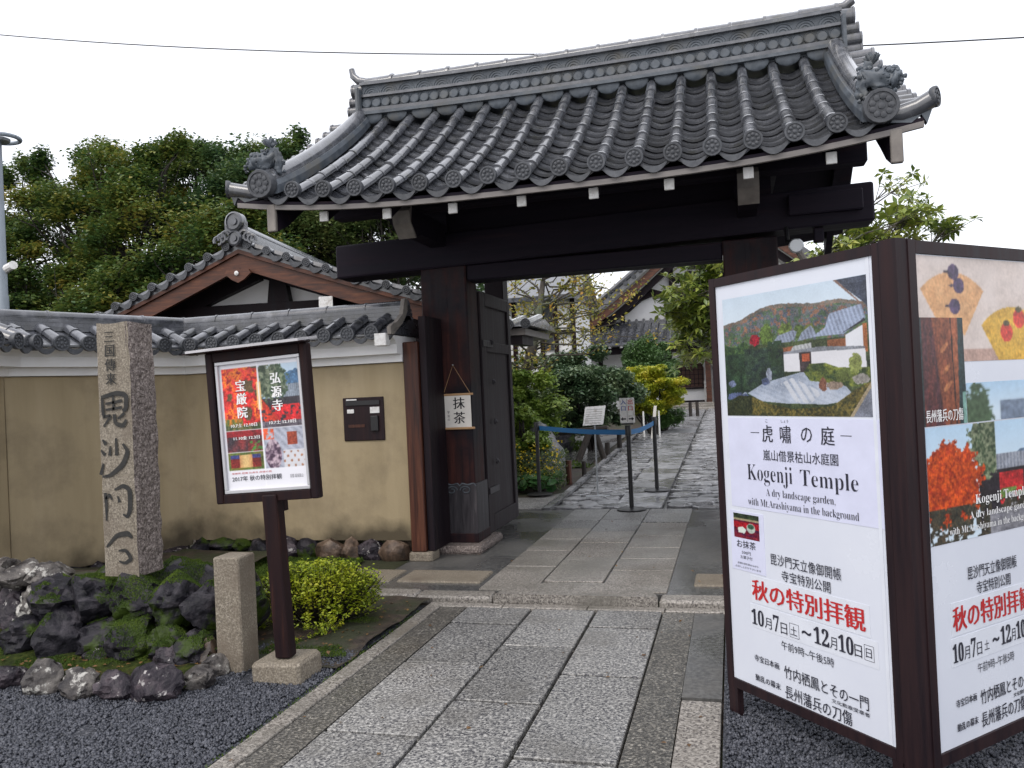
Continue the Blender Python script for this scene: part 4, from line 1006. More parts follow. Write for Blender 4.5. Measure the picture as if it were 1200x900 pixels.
# end of the coping by the gate: white board, square beam end, wooden wall post
MB().box(-2.905, -2.80, 6.37, 6.47, 1.935, 2.04, .004).build('white_beam_end', M_WHITEP, w1)
pts = [(-2.79, 6.39, 2.03), (-2.79, 6.38, 2.09), (-2.79, 6.44, 2.12), (-2.79, 6.52, 2.14), (-2.79, 6.66, 2.22), (-2.79, 6.72, 2.36), (-2.79, 6.78, 2.37), (-2.79, 6.78, 2.26), (-2.79, 6.66, 2.14), (-2.79, 6.52, 2.07), (-2.79, 6.45, 2.03)]
MB().prism(pts, (.035, 0, 0)).build('coping_end_board', M_GREYWOOD, w1)
MB().box(-2.798, -2.66, 6.72, 6.86, .12, 1.975, .008).build('wall_post', M_REDWOOD, w1)
MB().box(-2.655, -2.59, 6.76, 7.18, .12, 2.2, .004).build('wall_post', M_DARKWOOD, w1)
MB().box(-2.82, -2.60, 6.70, 6.90, .03, .118, .015).build('base_stone', M_GRANITE, w1)
# letter box in the wall
t = thing('letter_box', 'dark wooden letter box with intercom set into the ochre wall', 'letter box', (-3.21, 6.75, 1.12))
MB().box(-3.41, -3.012, 6.735, 6.80, 1.115, 1.505, .006).build('box_frame', M_FRAMEB, t)
MB().box(-3.375, -3.045, 6.722, 6.734, 1.435, 1.475).build('mail_slot', M_BLACKP, t)
MB().box(-3.135, -3.062, 6.71, 6.734, 1.20, 1.335, .004).build('intercom', M_BLACKP, t)
MB().box(-3.14, -3.05, 6.727, 6.734, 1.36, 1.415).build('name_plate', M_WHITEP, t)
MB().box(-3.365, -3.30, 6.727, 6.734, 1.365, 1.40).build('paper_slip', M_WHITEP, t)
MB().box(-3.37, -3.27, 6.727, 6.734, 1.48, 1.492).build('paper_slip', M_WHITEP, t)
MB().box(-3.36, -3.2, 6.73, 6.734, 1.235, 1.262).build('copper_label', M_REDWOOD, t)

# ================================================================== ROCK MOUND, KERB STONES, PILLAR
mound = thing('rock_mound', 'mossy mound of dark rocks carrying the tall carved stone pillar', 'rock mound', (-3.55, 4.3, 0))
spec = []
for x, a, c, z in ((-4.20, .17, .15, .13), (-3.96, .17, .18, .14), (-3.70, .17, .16, .12), (-3.45, .15, .16, .13), (-3.22, .15, .14, .11), (-3.02, .12, .12, .10)): spec.append((x, 4.06 + U(-.03, .03), z, a, .16, c, M_ROCKD))
for x, a, c, z in ((-4.08, .20, .15, .34), (-3.80, .20, .17, .35), (-3.52, .20, .15, .36), (-3.24, .19, .17, .35), (-3.02, .14, .15, .32)): spec.append((x, 4.17 + U(-.02, .02), z, a, .18, c, M_ROCKD))
spec += [(-2.94, 4.00, .09, .08, .08, .09, M_ROCKT), (-3.62, 3.93, .06, .08, .07, .07, M_ROCKB), (-3.14, 3.93, .07, .09, .07, .08, M_ROCKB), (-3.9, 4.5, .28, .35, .25, .24, M_ROCKD), (-3.45, 4.52, .28, .36, .25, .24, M_ROCKD), (-3.08, 4.52, .24, .22, .22, .24, M_ROCKD), (-3.02, 4.25, .17, .12, .14, .16, M_ROCKG)]
for i, (x, y, z, a, b_, c, m_) in enumerate(spec): rock('mound_rock', (x, y, z), (a, b_, c), i + 2.3, m_, mound, 4, U(-.5, .5), .34)
# retaining stones going left
ret = thing('retaining_stones', 'low retaining wall of grey field stones left of the mound', 'stone wall', (-4.7, 4.4, 0))
for i, (x, y, z, a, c, m_) in enumerate([(-4.32, 4.28, .26, .17, .17, M_ROCKG), (-4.30, 4.30, .46, .12, .08, M_ROCKG), (-4.18, 4.25, .40, .08, .08, M_ROCKG), (-4.55, 4.32, .44, .16, .10, M_ROCKG), (-4.62, 4.36, .2, .18, .17, M_ROCKB), (-4.86, 4.4, .36, .16, .17, M_ROCKG), (-4.2, 4.2, .10, .10, .08, M_ROCKB), (-4.45, 4.2, .06, .15, .08, M_ROCKB), (-4.9, 4.4, .1, .2, .14, M_ROCKB), (-5.15, 4.5, .3, .18, .2, M_ROCKG), (-4.05, 4.2, .14, .07, .07, M_ROCKT)]):
    rock('field_stone', (x, y, z), (a, .16, c), i + 9.1, m_, ret, 4, U(-.3, .3), .36)
tag(sheet('planting_ground', -6.2, -4.0, 4.35, 6.6, 0, M_EARTH, .02, .1, lambda X, Y: .40 - .25 * np.clip((Y - 4.6) / 1.2, 0, 1)), kind='structure')
tag(sheet('moss_bed', -4.9, -2.82, 3.62, 4.3, 0, M_MOSS, .015, .03, lambda X, Y: .02 + .06 * np.clip((Y - 3.6) / .5, 0, 1) + .03 * fbm(X * 6 + 20, Y * 6 + 20, 12)), kind='structure')
kr = [(-3.92, 3.62, .10, M_ROCKB, 'black and white speckled kerb stone at the left photo edge'), (-3.66, 3.58, .145, M_ROCKG, 'largest pale lichen-covered kerb stone, second from the left'), (-3.39, 3.55, .115, M_ROCKG, 'pointed pale kerb stone right of the largest pale one'), (-3.17, 3.56, .115, M_ROCKB, 'dark rounded kerb stone with one white spot'),
      (-2.95, 3.58, .16, M_ROCKB, 'wide dark kerb stone with a white streak below the mound'), (-2.80, 3.74, .10, M_ROCKG, 'mottled white and brown kerb stone near the short granite post'), (-2.84, 3.93, .09, M_ROCKG, 'small speckled kerb stone touching the short granite post')]
for i, (x, y, r_, m_, lb) in enumerate(kr):
    tag(rock('kerb_stone', (x, y, .055), (r_ * 1.0, r_ * .75, r_ * .72), i * 1.7 + 30, m_, None, 4, U(-.4, .4), .34), lb, 'stone', 'kerb stones along the gravel')
# moss cushions: little upright blades over mound and bed
def tufts(name, label, P, h=.012, m_=M_MOSS, seed=4):
    rs = np.random.RandomState(seed); n = len(P); a = rs.uniform(0, 6.28, n); w_ = h * .35
    dx = np.stack([np.cos(a) * w_, np.sin(a) * w_, np.zeros(n)], 1); up = np.stack([rs.normal(0, .3, n) * h, rs.normal(0, .3, n) * h, h * rs.uniform(.6, 1.3, n)], 1)
    V = np.stack([P - dx, P + dx, P + up], 1).reshape(-1, 3)
    return tag(from_np(name, V, np.arange(3 * n).reshape(n, 3), m_), label, kind='stuff')
M_MOSSB = leafmat('moss_blades', [(.02, .04, .004), (.06, .11, .01), (.14, .2, .02)], scale=7, rough=.8, fine=1)
def surf_pts(objs, n, sel, seed):
    rs = np.random.RandomState(seed); out = []
    bpy.context.view_layer.update()
    for o in objs:
        me = o.data; me.calc_loop_triangles(); M = o.matrix_world; Rm = M.to_3x3()
        for tr in me.loop_triangles:
            nn = (Rm @ tr.normal)
            c = M @ tr.center
            if not sel(c, nn): continue
            k = rs.poisson(tr.area * n)
            if k <= 0: continue
            A, B, C_ = [np.array(M @ me.vertices[i].co) for i in tr.vertices]
            u = rs.uniform(0, 1, (k, 1)); v = rs.uniform(0, 1, (k, 1)); s_ = u + v > 1; u = np.where(s_, 1 - u, u); v = np.where(s_, 1 - v, v)
            out.append(A + (B - A) * u + (C_ - A) * v)
    return np.concatenate(out) if out else np.zeros((0, 3))
def moss_sel(c, nn):
    return (nn.z > .55 and mnoise.noise(c * 4.2) > .05) or (-3.72 < c.x < -3.28 and mnoise.noise(c * 5.5 + Vector((3, 3, 3))) > .12 and nn.z > -.1)
P_ = surf_pts([c for c in mound.children], 60000, moss_sel, 3)
tufts('moss', 'green moss cushions growing over the dark rock mound', P_, .008, M_MOSSB)
rs = np.random.RandomState(8)
P_ = np.stack([rs.uniform(-4.6, -2.85, 30000), rs.uniform(3.68, 4.12, 30000), np.zeros(30000)], 1)
P_[:, 2] = .02 + .06 * np.clip((P_[:, 1] - 3.6) / .5, 0, 1) + .03 * fbm(P_[:, 0] * 6 + 20, P_[:, 1] * 6 + 20, 12)
P_ = P_[fbm(P_[:, 0] * 3 + 7, P_[:, 1] * 3 + 7, 31) > .5]
tufts('moss', 'moss and sparse growth between the mound and the kerb stones', P_, .008, M_MOSSB)
P_ = np.stack([rs.uniform(-4.0, -2.2, 40000), rs.uniform(4.25, 5.4, 40000), np.full(40000, .02)], 1)
P_ = P_[(fbm(P_[:, 0] * 2 + 3, P_[:, 1] * 2 + 3, 41) > .55)]
tufts('moss', 'moss and low grass in the planting pocket beside the path', P_, .011, M_MOSSB)
P_ = np.stack([rs.uniform(-5.2, -3.2, 30000), rs.uniform(5.75, 6.6, 30000), np.full(30000, .065)], 1)
tufts('grass', 'short dark grass along the foot of the ochre wall', P_, .03, M_MOSSB)
# carved stone pillar
t = thing('stone_pillar', 'tall squared granite pillar with carved Japanese characters on the mossy mound', 'pillar', (-3.575, 4.21, .5))
bm = bmesh.new(); bmesh.ops.create_cube(bm, size=1)
bmesh.ops.subdivide_edges(bm, edges=bm.edges, cuts=20, use_grid_fill=True)
me = bpy.data.meshes.new('pillar_shaft')
for v_ in bm.verts:
    c = v_.co.copy(); X, Y, Z = c.x, c.y, c.z
    p_ = Vector((X * .245, Y * .225, (Z + .5) * 1.52))
    tp = 1 - .05 * (Z + .5)
    p_.x *= tp; p_.y *= tp
    side = X > .45; k = .012 if side else (.003 if Y < -.45 else .006)
    nn = mnoise.noise(p_ * 18) + .5 * mnoise.noise(p_ * 40)
    if side: p_.x += .012 * nn
    if Y < -.45 and not side: p_.y += .002 * nn
    if Z > .45: p_.z += .012 * mnoise.noise(p_ * 9)
    if abs(X) > .45 and abs(Y) > .45:
        ch_ = .5 + .5 * mnoise.noise(p_ * 13 + Vector((4, 4, 4))); p_.x *= 1 - .05 * ch_; p_.y *= 1 - .05 * ch_
    v_.co = p_
bm.normal_update()
for f_ in bm.faces: f_.material_index = 1 if f_.normal.x > .6 else 0
bm.to_mesh(me); bm.free(); me.materials.append(M_GRANITE); me.materials.append(M_ROUGHGRANITE)
o = bpy.data.objects.new('pillar_shaft', me); COL.objects.link(o); o.parent = t
sh = o
M_CARVE = mat('carved_groove', [(0.3, (.008, .009, .010)), (0.7, (.04, .038, .034))], scale=(30, 30, 30), rough=(.7, .9), bump=.3)
FP = (-3.575, 4.21 - .1125, .5)
vtext('三国傳来', FP, (1, .0, 0), -.015, 1.475, .075, .084, M_CARVE, sh, (0, -1, 0), lift=.0012 + .002, offset=.02)
def brush(strokes, cx, cz, s, parent):
    b = MB()
    for st in strokes:
        P0 = [Vector(FP) + Vector((cx + x * s, -.0045, cz + y * s)) for x, y, w_ in st]; W = [w_ * s for x, y, w_ in st]
        # resample
        v = []; Q = []
        for i in range(len(P0) - 1):
            for k in range(5): 
                u = k / 5; Q.append((P0[i].lerp(P0[i + 1], u), W[i] * (1 - u) + W[i + 1] * u))
        Q.append((P0[-1], W[-1]))
        for _ in range(2): Q = [Q[0]] + [((Q[i - 1][0] + Q[i][0] * 2 + Q[i + 1][0]) / 4, (Q[i - 1][1] + Q[i][1] * 2 + Q[i + 1][1]) / 4) for i in range(1, len(Q) - 1)] + [Q[-1]]
        n = len(Q)
        for i, (p_, w_) in enumerate(Q):
            d = (Q[min(i + 1, n - 1)][0] - Q[max(i - 1, 0)][0]).normalized(); s_ = Vector((d.z, 0, -d.x))
            v += [p_ + s_ * w_ / 2, p_ - s_ * w_ / 2]
        b.add(v, [(2 * i, 2 * i + 1, 2 * i + 3, 2 * i + 2) for i in range(n - 1)])
    return b.build('carved_character', M_CARVE, parent)
brush([[(-.42, .35, .08), (-.4, -.1, .12), (-.36, -.25, .08)], [(-.45, .38, .1), (.1, .5, .14), (.46, .42, .16), (.42, .0, .14), (.3, -.05, .1)], [(-.3, .18, .07), (.3, .26, .09)], [(-.3, 0, .07), (.28, .06, .08)], [(-.02, .42, .07), (-.02, -.02, .08)],
       [(-.35, -.2, .08), (-.1, -.16, .09), (-.4, -.5, .06)], [(.0, -.14, .12), (.02, -.42, .12), (.3, -.5, .14), (.42, -.32, .08)], [(.36, -.12, .09), (.12, -.28, .07)]], -.0, 1.0, .20, sh)
brush([[(-.4, .42, .05), (-.3, .3, .12)], [(-.46, .15, .05), (-.34, .02, .11)], [(-.5, -.5, .1), (-.4, -.2, .06)], [(.02, .45, .06), (.02, .0, .1)], [(-.16, .25, .05), (-.2, .0, .1)], [(.22, .3, .06), (.38, .1, .13), (.2, -.25, .14), (-.2, -.52, .1), (-.45, -.55, .04)]], -.0, .725, .23, sh)
brush([[(-.42, .3, .1), (-.4, -.1, .1), (-.42, -.5, .05)], [(-.42, .12, .05), (-.28, .25, .1), (-.2, .1, .06)], [(-.1, .38, .06), (.2, .5, .12), (.42, .38, .15), (.4, -.2, .15), (.3, -.4, .1), (.15, -.32, .05)], [(.0, .2, .05), (.05, .02, .1)]], .0, .44, .21, sh)
brush([[(-.45, -.02, .06), (-.1, .32, .13), (.3, .38, .16), (.42, .25, .08)], [(-.05, -.12, .05), (.2, -.1, .1), (.38, -.35, .13), (.15, -.48, .09), (-.05, -.42, .04)]], .0, .18, .21, sh)
# short granite post
t = MB().box(-2.85, -2.685, 3.965, 4.13, 0, .645, .008).build('stone_post', M_GRANITE)
tag(t, 'short plain squared granite post standing in the gravel by the path', 'stone post')

# ================================================================== NOTICE BOARD
nb = thing('notice_board', 'dark wooden notice board on a single post with autumn event poster', 'notice board', (-2.40, 3.95, .12))
def nbx(name, m, x0, x1, y0, y1, z0, z1, bev=.003, parent=None): return MB().box(x0, x1, y0, y1, z0, z1, bev).build(name, m, parent or nb)
nbx('post', M_SIGNWOOD, -2.445, -2.358, 3.905, 3.985, .12, 1.0, .006)
nbx('post_extension', M_SIGNWOOD, -2.445, -2.36, 3.99, 4.03, .9, 1.75)
bd = nbx('backboard', M_SIGNWOOD, -2.70, -2.155, 3.95, 3.985, .97, 1.78)
nbx('side_frame', M_SIGNWOOD, -2.735, -2.692, 3.915, 3.975, .965, 1.80, .006)
nbx('side_frame', M_SIGNWOOD, -2.153, -2.110, 3.915, 3.975, .965, 1.80, .006)
nbx('bottom_rail', M_SIGNWOOD, -2.69, -2.155, 3.92, 3.97, .965, 1.015)
nbx('top_rail', M_SIGNWOOD, -2.69, -2.155, 3.92, 3.97, 1.748, 1.80)
fr = MB()
X0, X1, Z0, Z1 = -2.685, -2.160, 1.018, 1.746
fr.box(X0, X1, 3.928, 3.948, Z1 - .018, Z1, .002).box(X0, X1, 3.928, 3.948, Z0, Z0 + .018, .002).box(X0, X0 + .016, 3.928, 3.948, Z0 + .019, Z1 - .019, .002).box(X1 - .016, X1, 3.928, 3.948, Z0 + .019, Z1 - .019, .002)
fr.build('poster_frame', M_ALU, bd)
v = MB(); v.add([(-2.80, 3.84, 1.805), (-2.11, 3.84, 1.805), (-2.11, 4.05, 1.83), (-2.80, 4.05, 1.83), (-2.80, 3.84, 1.818), (-2.11, 3.84, 1.818), (-2.11, 4.05, 1.843), (-2.80, 4.05, 1.843)], [(0, 3, 2, 1), (4, 5, 6, 7), (0, 1, 5, 4), (1, 2, 6, 5), (2, 3, 7, 6), (3, 0, 4, 7)])
v.build('canopy', M_ROOFMETAL, nb)
nbx('canopy_batten', M_SIGNWOOD, -2.825, -2.085, 3.84, 3.93, 1.80, 1.806)
MB().box(-2.56, -2.27, 3.84, 4.10, -.02, .112, .018).build('stone_base', M_GRANITE, nb)
pa = Paint(150, 210); X, Y = pa.X, pa.Y
pa.fill(X > -1, (226, 226, 232))
n1, n2, n3 = fbm(X * 9, Y * 12, 1), fbm(X * 30, Y * 40, 2), fbm(X * 4, Y * 5, 3)
L_ = (X > .03) & (X < .47) & (Y > .47) & (Y < .965)
pa.fill(L_, (205, 22, 34), (236, 120, 30), (n1 - .45) * 4 + (Y - .75) * 1.2); pa.fill(L_ & (n2 > .63), (225, 60, 50)); pa.fill(L_ & (n2 < .33), (150, 18, 25)); pa.fill(L_ & (n1 < .33), (90, 70, 40))
pa.fill(L_ & (Y < .56) & (X < .25), (205, 120, 30), (90, 110, 50), n2 * 2 - .5); pa.fill(L_ & (Y < .51), (110, 105, 60), (50, 70, 40), n2 * 2 - .5)
m_ = (X > .03) & (X < .47) & (Y > .30) & (Y < .465); pa.fill(m_, (60, 48, 58), (120, 40, 40), n1 * 2 - .4); pa.fill(m_ & (Y > .42), (140, 22, 32)); pa.fill(m_ & (X > .32) & (Y < .38) & (n2 > .45), (70, 125, 50))
m_ = (X > .03) & (X < .47) & (Y > .155) & (Y < .295); pa.fill(m_, (120, 110, 40), (60, 90, 40), n2); m2 = (X > .06) & (X < .44) & (Y > .175) & (Y < .275); pa.fill(m2, (150, 70, 35), (215, 180, 120), 1.2 - abs(X - .25) * 8); pa.fill(m2 & (abs(X - .25) > .08), (120, 28, 24)); pa.fill(m2 & (abs(X - .25) > .08) & (Y > .245), (55, 60, 120))
R_ = (X > .49) & (X < .975) & (Y > .47) & (Y < .965)
pa.fill(R_, (150, 185, 215), (205, 220, 232), (Y - .7) * 3); pa.fill(R_ & (Y < .87 + .05 * n1) & (X > .78), (70, 105, 140))
pa.fill(R_ & (Y < .80) & (Y > .70) & (X > .75), (140, 150, 160), (100, 110, 125), np.sin(X * 260) * .5 + .5)
pa.fill(R_ & (Y < .70), (45, 40, 48)); pa.fill(R_ & (((X - .62) / .22) ** 2 + ((Y - .83) / .15) ** 2 + (n2 - .5) < 1), (50, 70, 50), (125, 135, 110), n2 * 2.2 - .6)
pa.fill(R_ & (Y < .645) & (X > .62) & (n2 > .35), (200, 30, 36)); pa.fill(R_ & (X < .70) & (Y < .72) & (Y < .72 - (X - .49) * .9) & (n2 > .3), (215, 65, 28), (170, 35, 25), n2); pa.fill(R_ & (Y < .52), (120, 115, 125), (70, 60, 70), n2)
B_ = (X > .49) & (X < .975) & (Y > .155) & (Y < .465)
pa.fill(B_, (176, 180, 194), (150, 154, 168), np.sin((X * .7 + Y) * 90) * .5 + .5)
pa.fill(B_ & (X > .78) & (X < .90) & (Y > .33) & (Y < .43), (110, 40, 28), (170, 75, 40), n2)
pa.fill(B_ & (X > .72) & (Y < .29), (205, 205, 210)); pa.fill(B_ & (X > .72) & (Y < .28) & (np.sin(X * 75) * np.sin(Y * 85) > .62), (160, 110, 80))
pa.fill(B_ & (((X - .60) / .10) ** 2 + ((Y - .26) / .12) ** 2 < 1), (70, 50, 70), (190, 170, 180), n2 * 2.2 - .6); pa.fill(B_ & (X < .62) & (Y > .38) & (n2 > .4), (225, 90, 50))
pa.fill((X > .455) & (X < .505) & (Y > .62) & (Y < .84), (232, 190, 130)); pa.fill(abs(X - .48) < .006, (232, 232, 236))
print_plane(pa, (0, 3.946, 0), (1, 0, 0), X0 + .014, X1 - .014, Z0 + .016, Z1 - .016, bd, (0, -1, 0), 0, 'poster')
PW, PH, PX, PZ = X1 - X0 - .028, Z1 - Z0 - .032, X0 + .014, Z0 + .016
def nt_(s, fx, fy, fw_, fh, m_, off=0): text(s, (0, 3.946, 0), (1, 0, 0), PX + fx * PW, PZ + fy * PH, fw_ * PW, fh * PH, m_, bd, (0, -1, 0), .0025, off)
vtext('宝厳院', (0, 3.946, 0), (1, 0, 0), PX + .26 * PW, PZ + .87 * PH, .064, .074, M_WHITEI, bd, (0, -1, 0), .0025, .035)
vtext('弘源寺', (0, 3.946, 0), (1, 0, 0), PX + .70 * PW, PZ + .90 * PH, .064, .074, M_WHITEI, bd, (0, -1, 0), .0025, .035)
nt_('10.7土 12.10日', .10, .495, .33, .03, M_WHITEI, .03); nt_('10.7土 12.10日', .58, .495, .33, .03, M_WHITEI, .03); nt_('11.10金 12.3日', .12, .395, .33, .028, M_WHITEI, .03)
nt_('2017年 秋の特別拝観', .06, .068, .62, .042, M_NAVY, .01); nt_('宝厳院 庭園 弘源寺 虎嘯の庭', .06, .125, .5, .014, M_RED, 0); nt_('京都 嵯峨嵐山', .78, .07, .16, .03, M_NAVY, -.01)
nb.rotation_euler = (0, math.radians(-2.6), 0)
# ================================================================== TWO-PANEL SIGN BOARD
def panel_frame(A, d, label, name='event_sign'):
    A = Vector(A); d = Vector(d).normalized(); N = Vector((d.y, -d.x, 0))
    t = thing(name, label, 'sign', tuple(A + d * .46)); t['group'] = 'hinged event sign boards'
    def slabx(nm, m, u0, u1, z0, z1, o0, o1, parent=t):
        v = []
        for u, o in ((u0, o0), (u1, o0), (u1, o1), (u0, o1)):
            q = A + d * u + N * o; v.append((q.x, q.y, z0))
        v += [(x, y, z1) for x, y, z in v]
        return MB().add(v, [(0, 3, 2, 1), (4, 5, 6, 7), (0, 1, 5, 4), (1, 2, 6, 5), (2, 3, 7, 6), (3, 0, 4, 7)]).build(nm, m, parent)
    return t, A, d, N, slabx
def sign_text(tx, t):
    pass
def common_rows(T_, du=0.0, su=1.0, dz=0.0):
    def T(s, u, z, w_, h_, m_, off=0.0): T_(s, u * su, z + dz, w_ * su, h_, m_, off)
    T('毘沙門天立像御開帳', .306 + du, .722, .372, .048, M_NAVY, .004)
    T('寺宝特別公開', .365 + du, .664, .258, .045, M_NAVY, .004)
    T('秋の特別拝観', .182 + du, .552, .600, .088, M_RED, .028)
    T(serif('10'), .172 + du, .443, .075, .068, M_NAVY, .012); T('月', .252 + du, .443, .040, .046, M_NAVY, .0); T(serif('7'), .302 + du, .443, .034, .068, M_NAVY, .012); T('日', .345 + du, .443, .036, .046, M_NAVY)
    T('土', .400 + du, .452, .036, .036, M_NAVY); T('~', .462 + du, .470, .05, .016, M_NAVY, .02)
    T(serif('12'), .525 + du, .450, .078, .068, M_NAVY, .012); T('月', .607 + du, .450, .034, .046, M_NAVY); T(serif('10'), .648 + du, .450, .072, .068, M_NAVY, .012); T('日', .724 + du, .452, .034, .046, M_NAVY); T('日', .776 + du, .462, .026, .034, M_NAVY)
    T('午前9時~午後5時', .344 + du, .378, .278, .036, M_NAVY)
    T('寺宝日本画', .178 + du, .285, .146, .028, M_NAVY, .02); T('竹内栖鳳とその一門', .352 + du, .262, .425, .052, M_NAVY, .008)
    T('文化勲章受章者', .60 + du, .240, .18, .016, M_NAVY, .01)
    T('動乱の幕末', .178 + du, .200, .150, .028, M_NAVY, .02); T('長州藩兵の刀傷', .352 + du, .178, .345, .055, M_NAVY, .008)
SERIF = {c: chr(0x1D400 + i) for i, c in enumerate('ABCDEFGHIJKLMNOPQRSTUVWXYZ')}
SERIF.update({c: chr(0x1D41A + i) for i, c in enumerate('abcdefghijklmnopqrstuvwxyz')})
SERIF.update({c: chr(0x1D7CE + i) for i, c in enumerate('0123456789')})
def serif(s): return ''.join(SERIF.get(c, c) for c in s)

t, A, d, N, sx = panel_frame((-.08, 3.81, 0), (.6, -.70, 0), 'left panel of the two-panel sign, showing a garden photo above the words Kogenji Temple', 'event_sign')
W = .922
sx('side_frame', M_FRAMEB, 0, .036, .13, 1.962, -.035, 0); sx('side_frame', M_FRAMEB, W - .030, W, .13, 1.962, -.035, 0)
sx('top_frame', M_FRAMEB, .037, W - .031, 1.922, 1.960, -.034, 0); sx('bottom_frame', M_FRAMEB, .037, W - .031, .13, .170, -.034, 0)
pn = sx('panel_face', M_PANEL, .037, W - .031, .171, 1.921, -.02, -.008)
sx('leg', M_FRAMEB, .002, .06, 0, .129, -.034, -.002); sx('leg', M_FRAMEB, W - .05, W - .005, 0, .129, -.034, -.002)
cp = sx('corner_post', M_FRAMEB, W + .004, W + .075, 0.0, 1.965, -.075, .004)
O = A + N * (-.008)
sx('caption_sheet', M_CAPT, .080, .888, .945, 1.336, -.0078, -.0065, pn)
sx('mini_poster', M_CAPT, .064, .272, .665, .925, -.0078, -.0062, pn)
sx('paper_strip', M_STRIP, .176, .80, .537, .655, -.0078, -.0068, pn)
sx('paper_strip', M_STRIP, .165, .83, .430, .530, -.0078, -.0070, pn)
sx('edge_strip', M_STRIP, W - .062, W - .048, .172, 1.92, -.0078, -.006, pn)
def T(s, u, z, w_, h_, m_, off=0.0, lift=.003): text(s, O, d, u, z, w_, h_, m_, pn, N, lift, off)
T('虎', .292, 1.235, .062, .072, M_NAVY, .012); T('嘯', .395, 1.235, .062, .072, M_NAVY, .008); T('の', .510, 1.243, .058, .058, M_NAVY, .006); T('庭', .612, 1.235, .068, .072, M_NAVY, .012)
T('こ', .315, 1.318, .012, .012, M_NAVY); T('しょう', .405, 1.318, .04, .012, M_NAVY)
for u in (.222, .708): sx('dash_line', M_NAVY, u, u + .052, 1.272, 1.275, -.0064, -.0058, pn)
T('嵐山借景枯山水庭園', .292, 1.158, .40, .046, M_NAVY, .002)
T(serif('Kogenji'), .190, 1.050, .262, .088, M_NAVY, -.012); T(serif('Temple'), .495, 1.050, .285, .082, M_NAVY, -.012)
T(serif('A dry landscape garden,'), .298, 1.000, .37, .040, M_NAVY, -.012)
T(serif('with Mt.Arashiyama in the background'), .186, .952, .59, .040, M_NAVY, -.012)
T('お抹茶', .100, .765, .12, .034, M_NAVY, .01); T('500円', .13, .738, .055, .015, M_NAVY); T('お菓子付', .12, .717, .075, .015, M_NAVY); T('虎嘯の庭を眺めながら', .10, .692, .13, .009, M_NAVY); T('お召し上がり下さいませ', .085, .676, .16, .009, M_NAVY)
common_rows(T)
for (u, z, w_, h_) in ((.394, .441, .05, .056), (.768, .450, .042, .056)):
    for q in ((u, u + w_, z, z + .0015), (u, u + w_, z + h_, z + h_ + .0015), (u, u + .0015, z, z + h_), (u + w_, u + w_ + .0015, z, z + h_)): sx('box_line', M_NAVY, *q, -.0068, -.0062, pn)
# garden photo
pa = Paint(380, 250); X, Y = pa.X, pa.Y
n1, n2, n3, n4 = fbm(X * 10, Y * 8, 1), fbm(X * 40, Y * 34, 2), fbm(X * 90, Y * 60, 5), fbm(X * 5, Y * 5, 9)
pa.fill(X > -1, (176, 196, 214), (212, 220, 226), 1.6 - Y * 1.3)
pa.fill(Y < .60, (40, 52, 34), (70, 80, 48), n2)
mt = np.interp(X[0], [0, .15, .28, .38, .5, .62, .72, .82, 1], [.77, .80, .865, .885, .88, .855, .85, .855, .80])[None, :] + .012 * n2
M_ = (Y < mt) & (Y > .58)
pa.fill(M_, (74, 84, 104), (92, 96, 92), n1); pa.fill(M_ & (n2 > .66), (104, 82, 80), (150, 104, 72), n3); pa.fill(M_ & (n2 < .40), (60, 84, 72), (84, 104, 66), n3); pa.fill(M_ & (Y > mt - .03), (84, 94, 92), (128, 98, 80), n3)
pa.fill(M_ & (Y < .68) & (n3 > .45), (75, 95, 60))
for cx, cy, rx, ry, c in ((.33, .65, .045, .085, (96, 122, 50)), (.47, .67, .05, .06, (110, 130, 58)), (.56, .66, .03, .05, (88, 110, 50)), (.245, .62, .042, .042, (176, 18, 44)), (.63, .66, .03, .05, (120, 128, 60))):
    pa.fill(((X - cx) / rx) ** 2 + ((Y - cy) / ry) ** 2 + (n2 - .5) * 1.2 < 1, c, tuple(v * .65 for v in c), n3 * 1.6 - .3)
def roofp(pts, c=(108, 116, 132)): 
    k = poly(X, Y, pts); pa.fill(k, c, tuple(min(255, v * 1.25) for v in c), np.sin(X * 260 + Y * 60) * .5 + .5)
roofp([(.37, .58), (.42, .64), (.52, .67), (.55, .655), (.53, .60), (.50, .58)]); roofp([(.55, .58), (.58, .645), (.64, .69), (.66, .66), (.68, .60)])
pa.poly([(.44, .54), (.62, .55), (.62, .47), (.44, .47)], (128, 76, 50)); roofp([(.50, .51), (.52, .545), (.64, .56), (.64, .51)], (136, 138, 140))
roofp([(.64, .60), (.73, .66), (.76, .76), (.95, .80), (.97, .70), (.84, .60)], (120, 130, 150)); pa.poly([(.74, .57), (.86, .57), (.86, .50), (.74, .50)], (132, 80, 50))
pa.poly([(.82, .60), (.94, .68), (.96, .70), (.97, .68)], (45, 42, 50))
pa.poly([(.85, .59), (.95, .65), (.96, .47), (.85, .47)], (206, 208, 214)); pa.poly([(.95, .66), (.975, .66), (.975, .46), (.95, .46)], (150, 88, 48))
pa.poly([(.44, .49), (.96, .485), (.965, .34), (.44, .35)], (205, 205, 210)); pa.poly([(.44, .505), (.70, .525), (.96, .50), (.96, .485), (.44, .488)], (120, 124, 132))
pa.poly([(.555, .49), (.635, .49), (.635, .33), (.56, .33)], (58, 48, 50)); pa.fill(poly(X, Y, [(.575, .48), (.625, .48), (.625, .42), (.575, .42)]), (170, 80, 50))
pa.fill((Y < .58) & (X < .18) & (Y > .12) , (22, 38, 30), (46, 70, 44), n2); pa.fill((Y < .62 - .04 * np.abs(np.sin(X * 20))) & (X < .19) & (Y > .52), (30, 52, 34), (66, 92, 46), n3)
pa.fill((X > .16) & (X < .45) & (Y < .545 - .08 * (X - .16) + .03 * n2) & (Y > .15), (20, 30, 34), (48, 68, 50), n2 * 1.3)
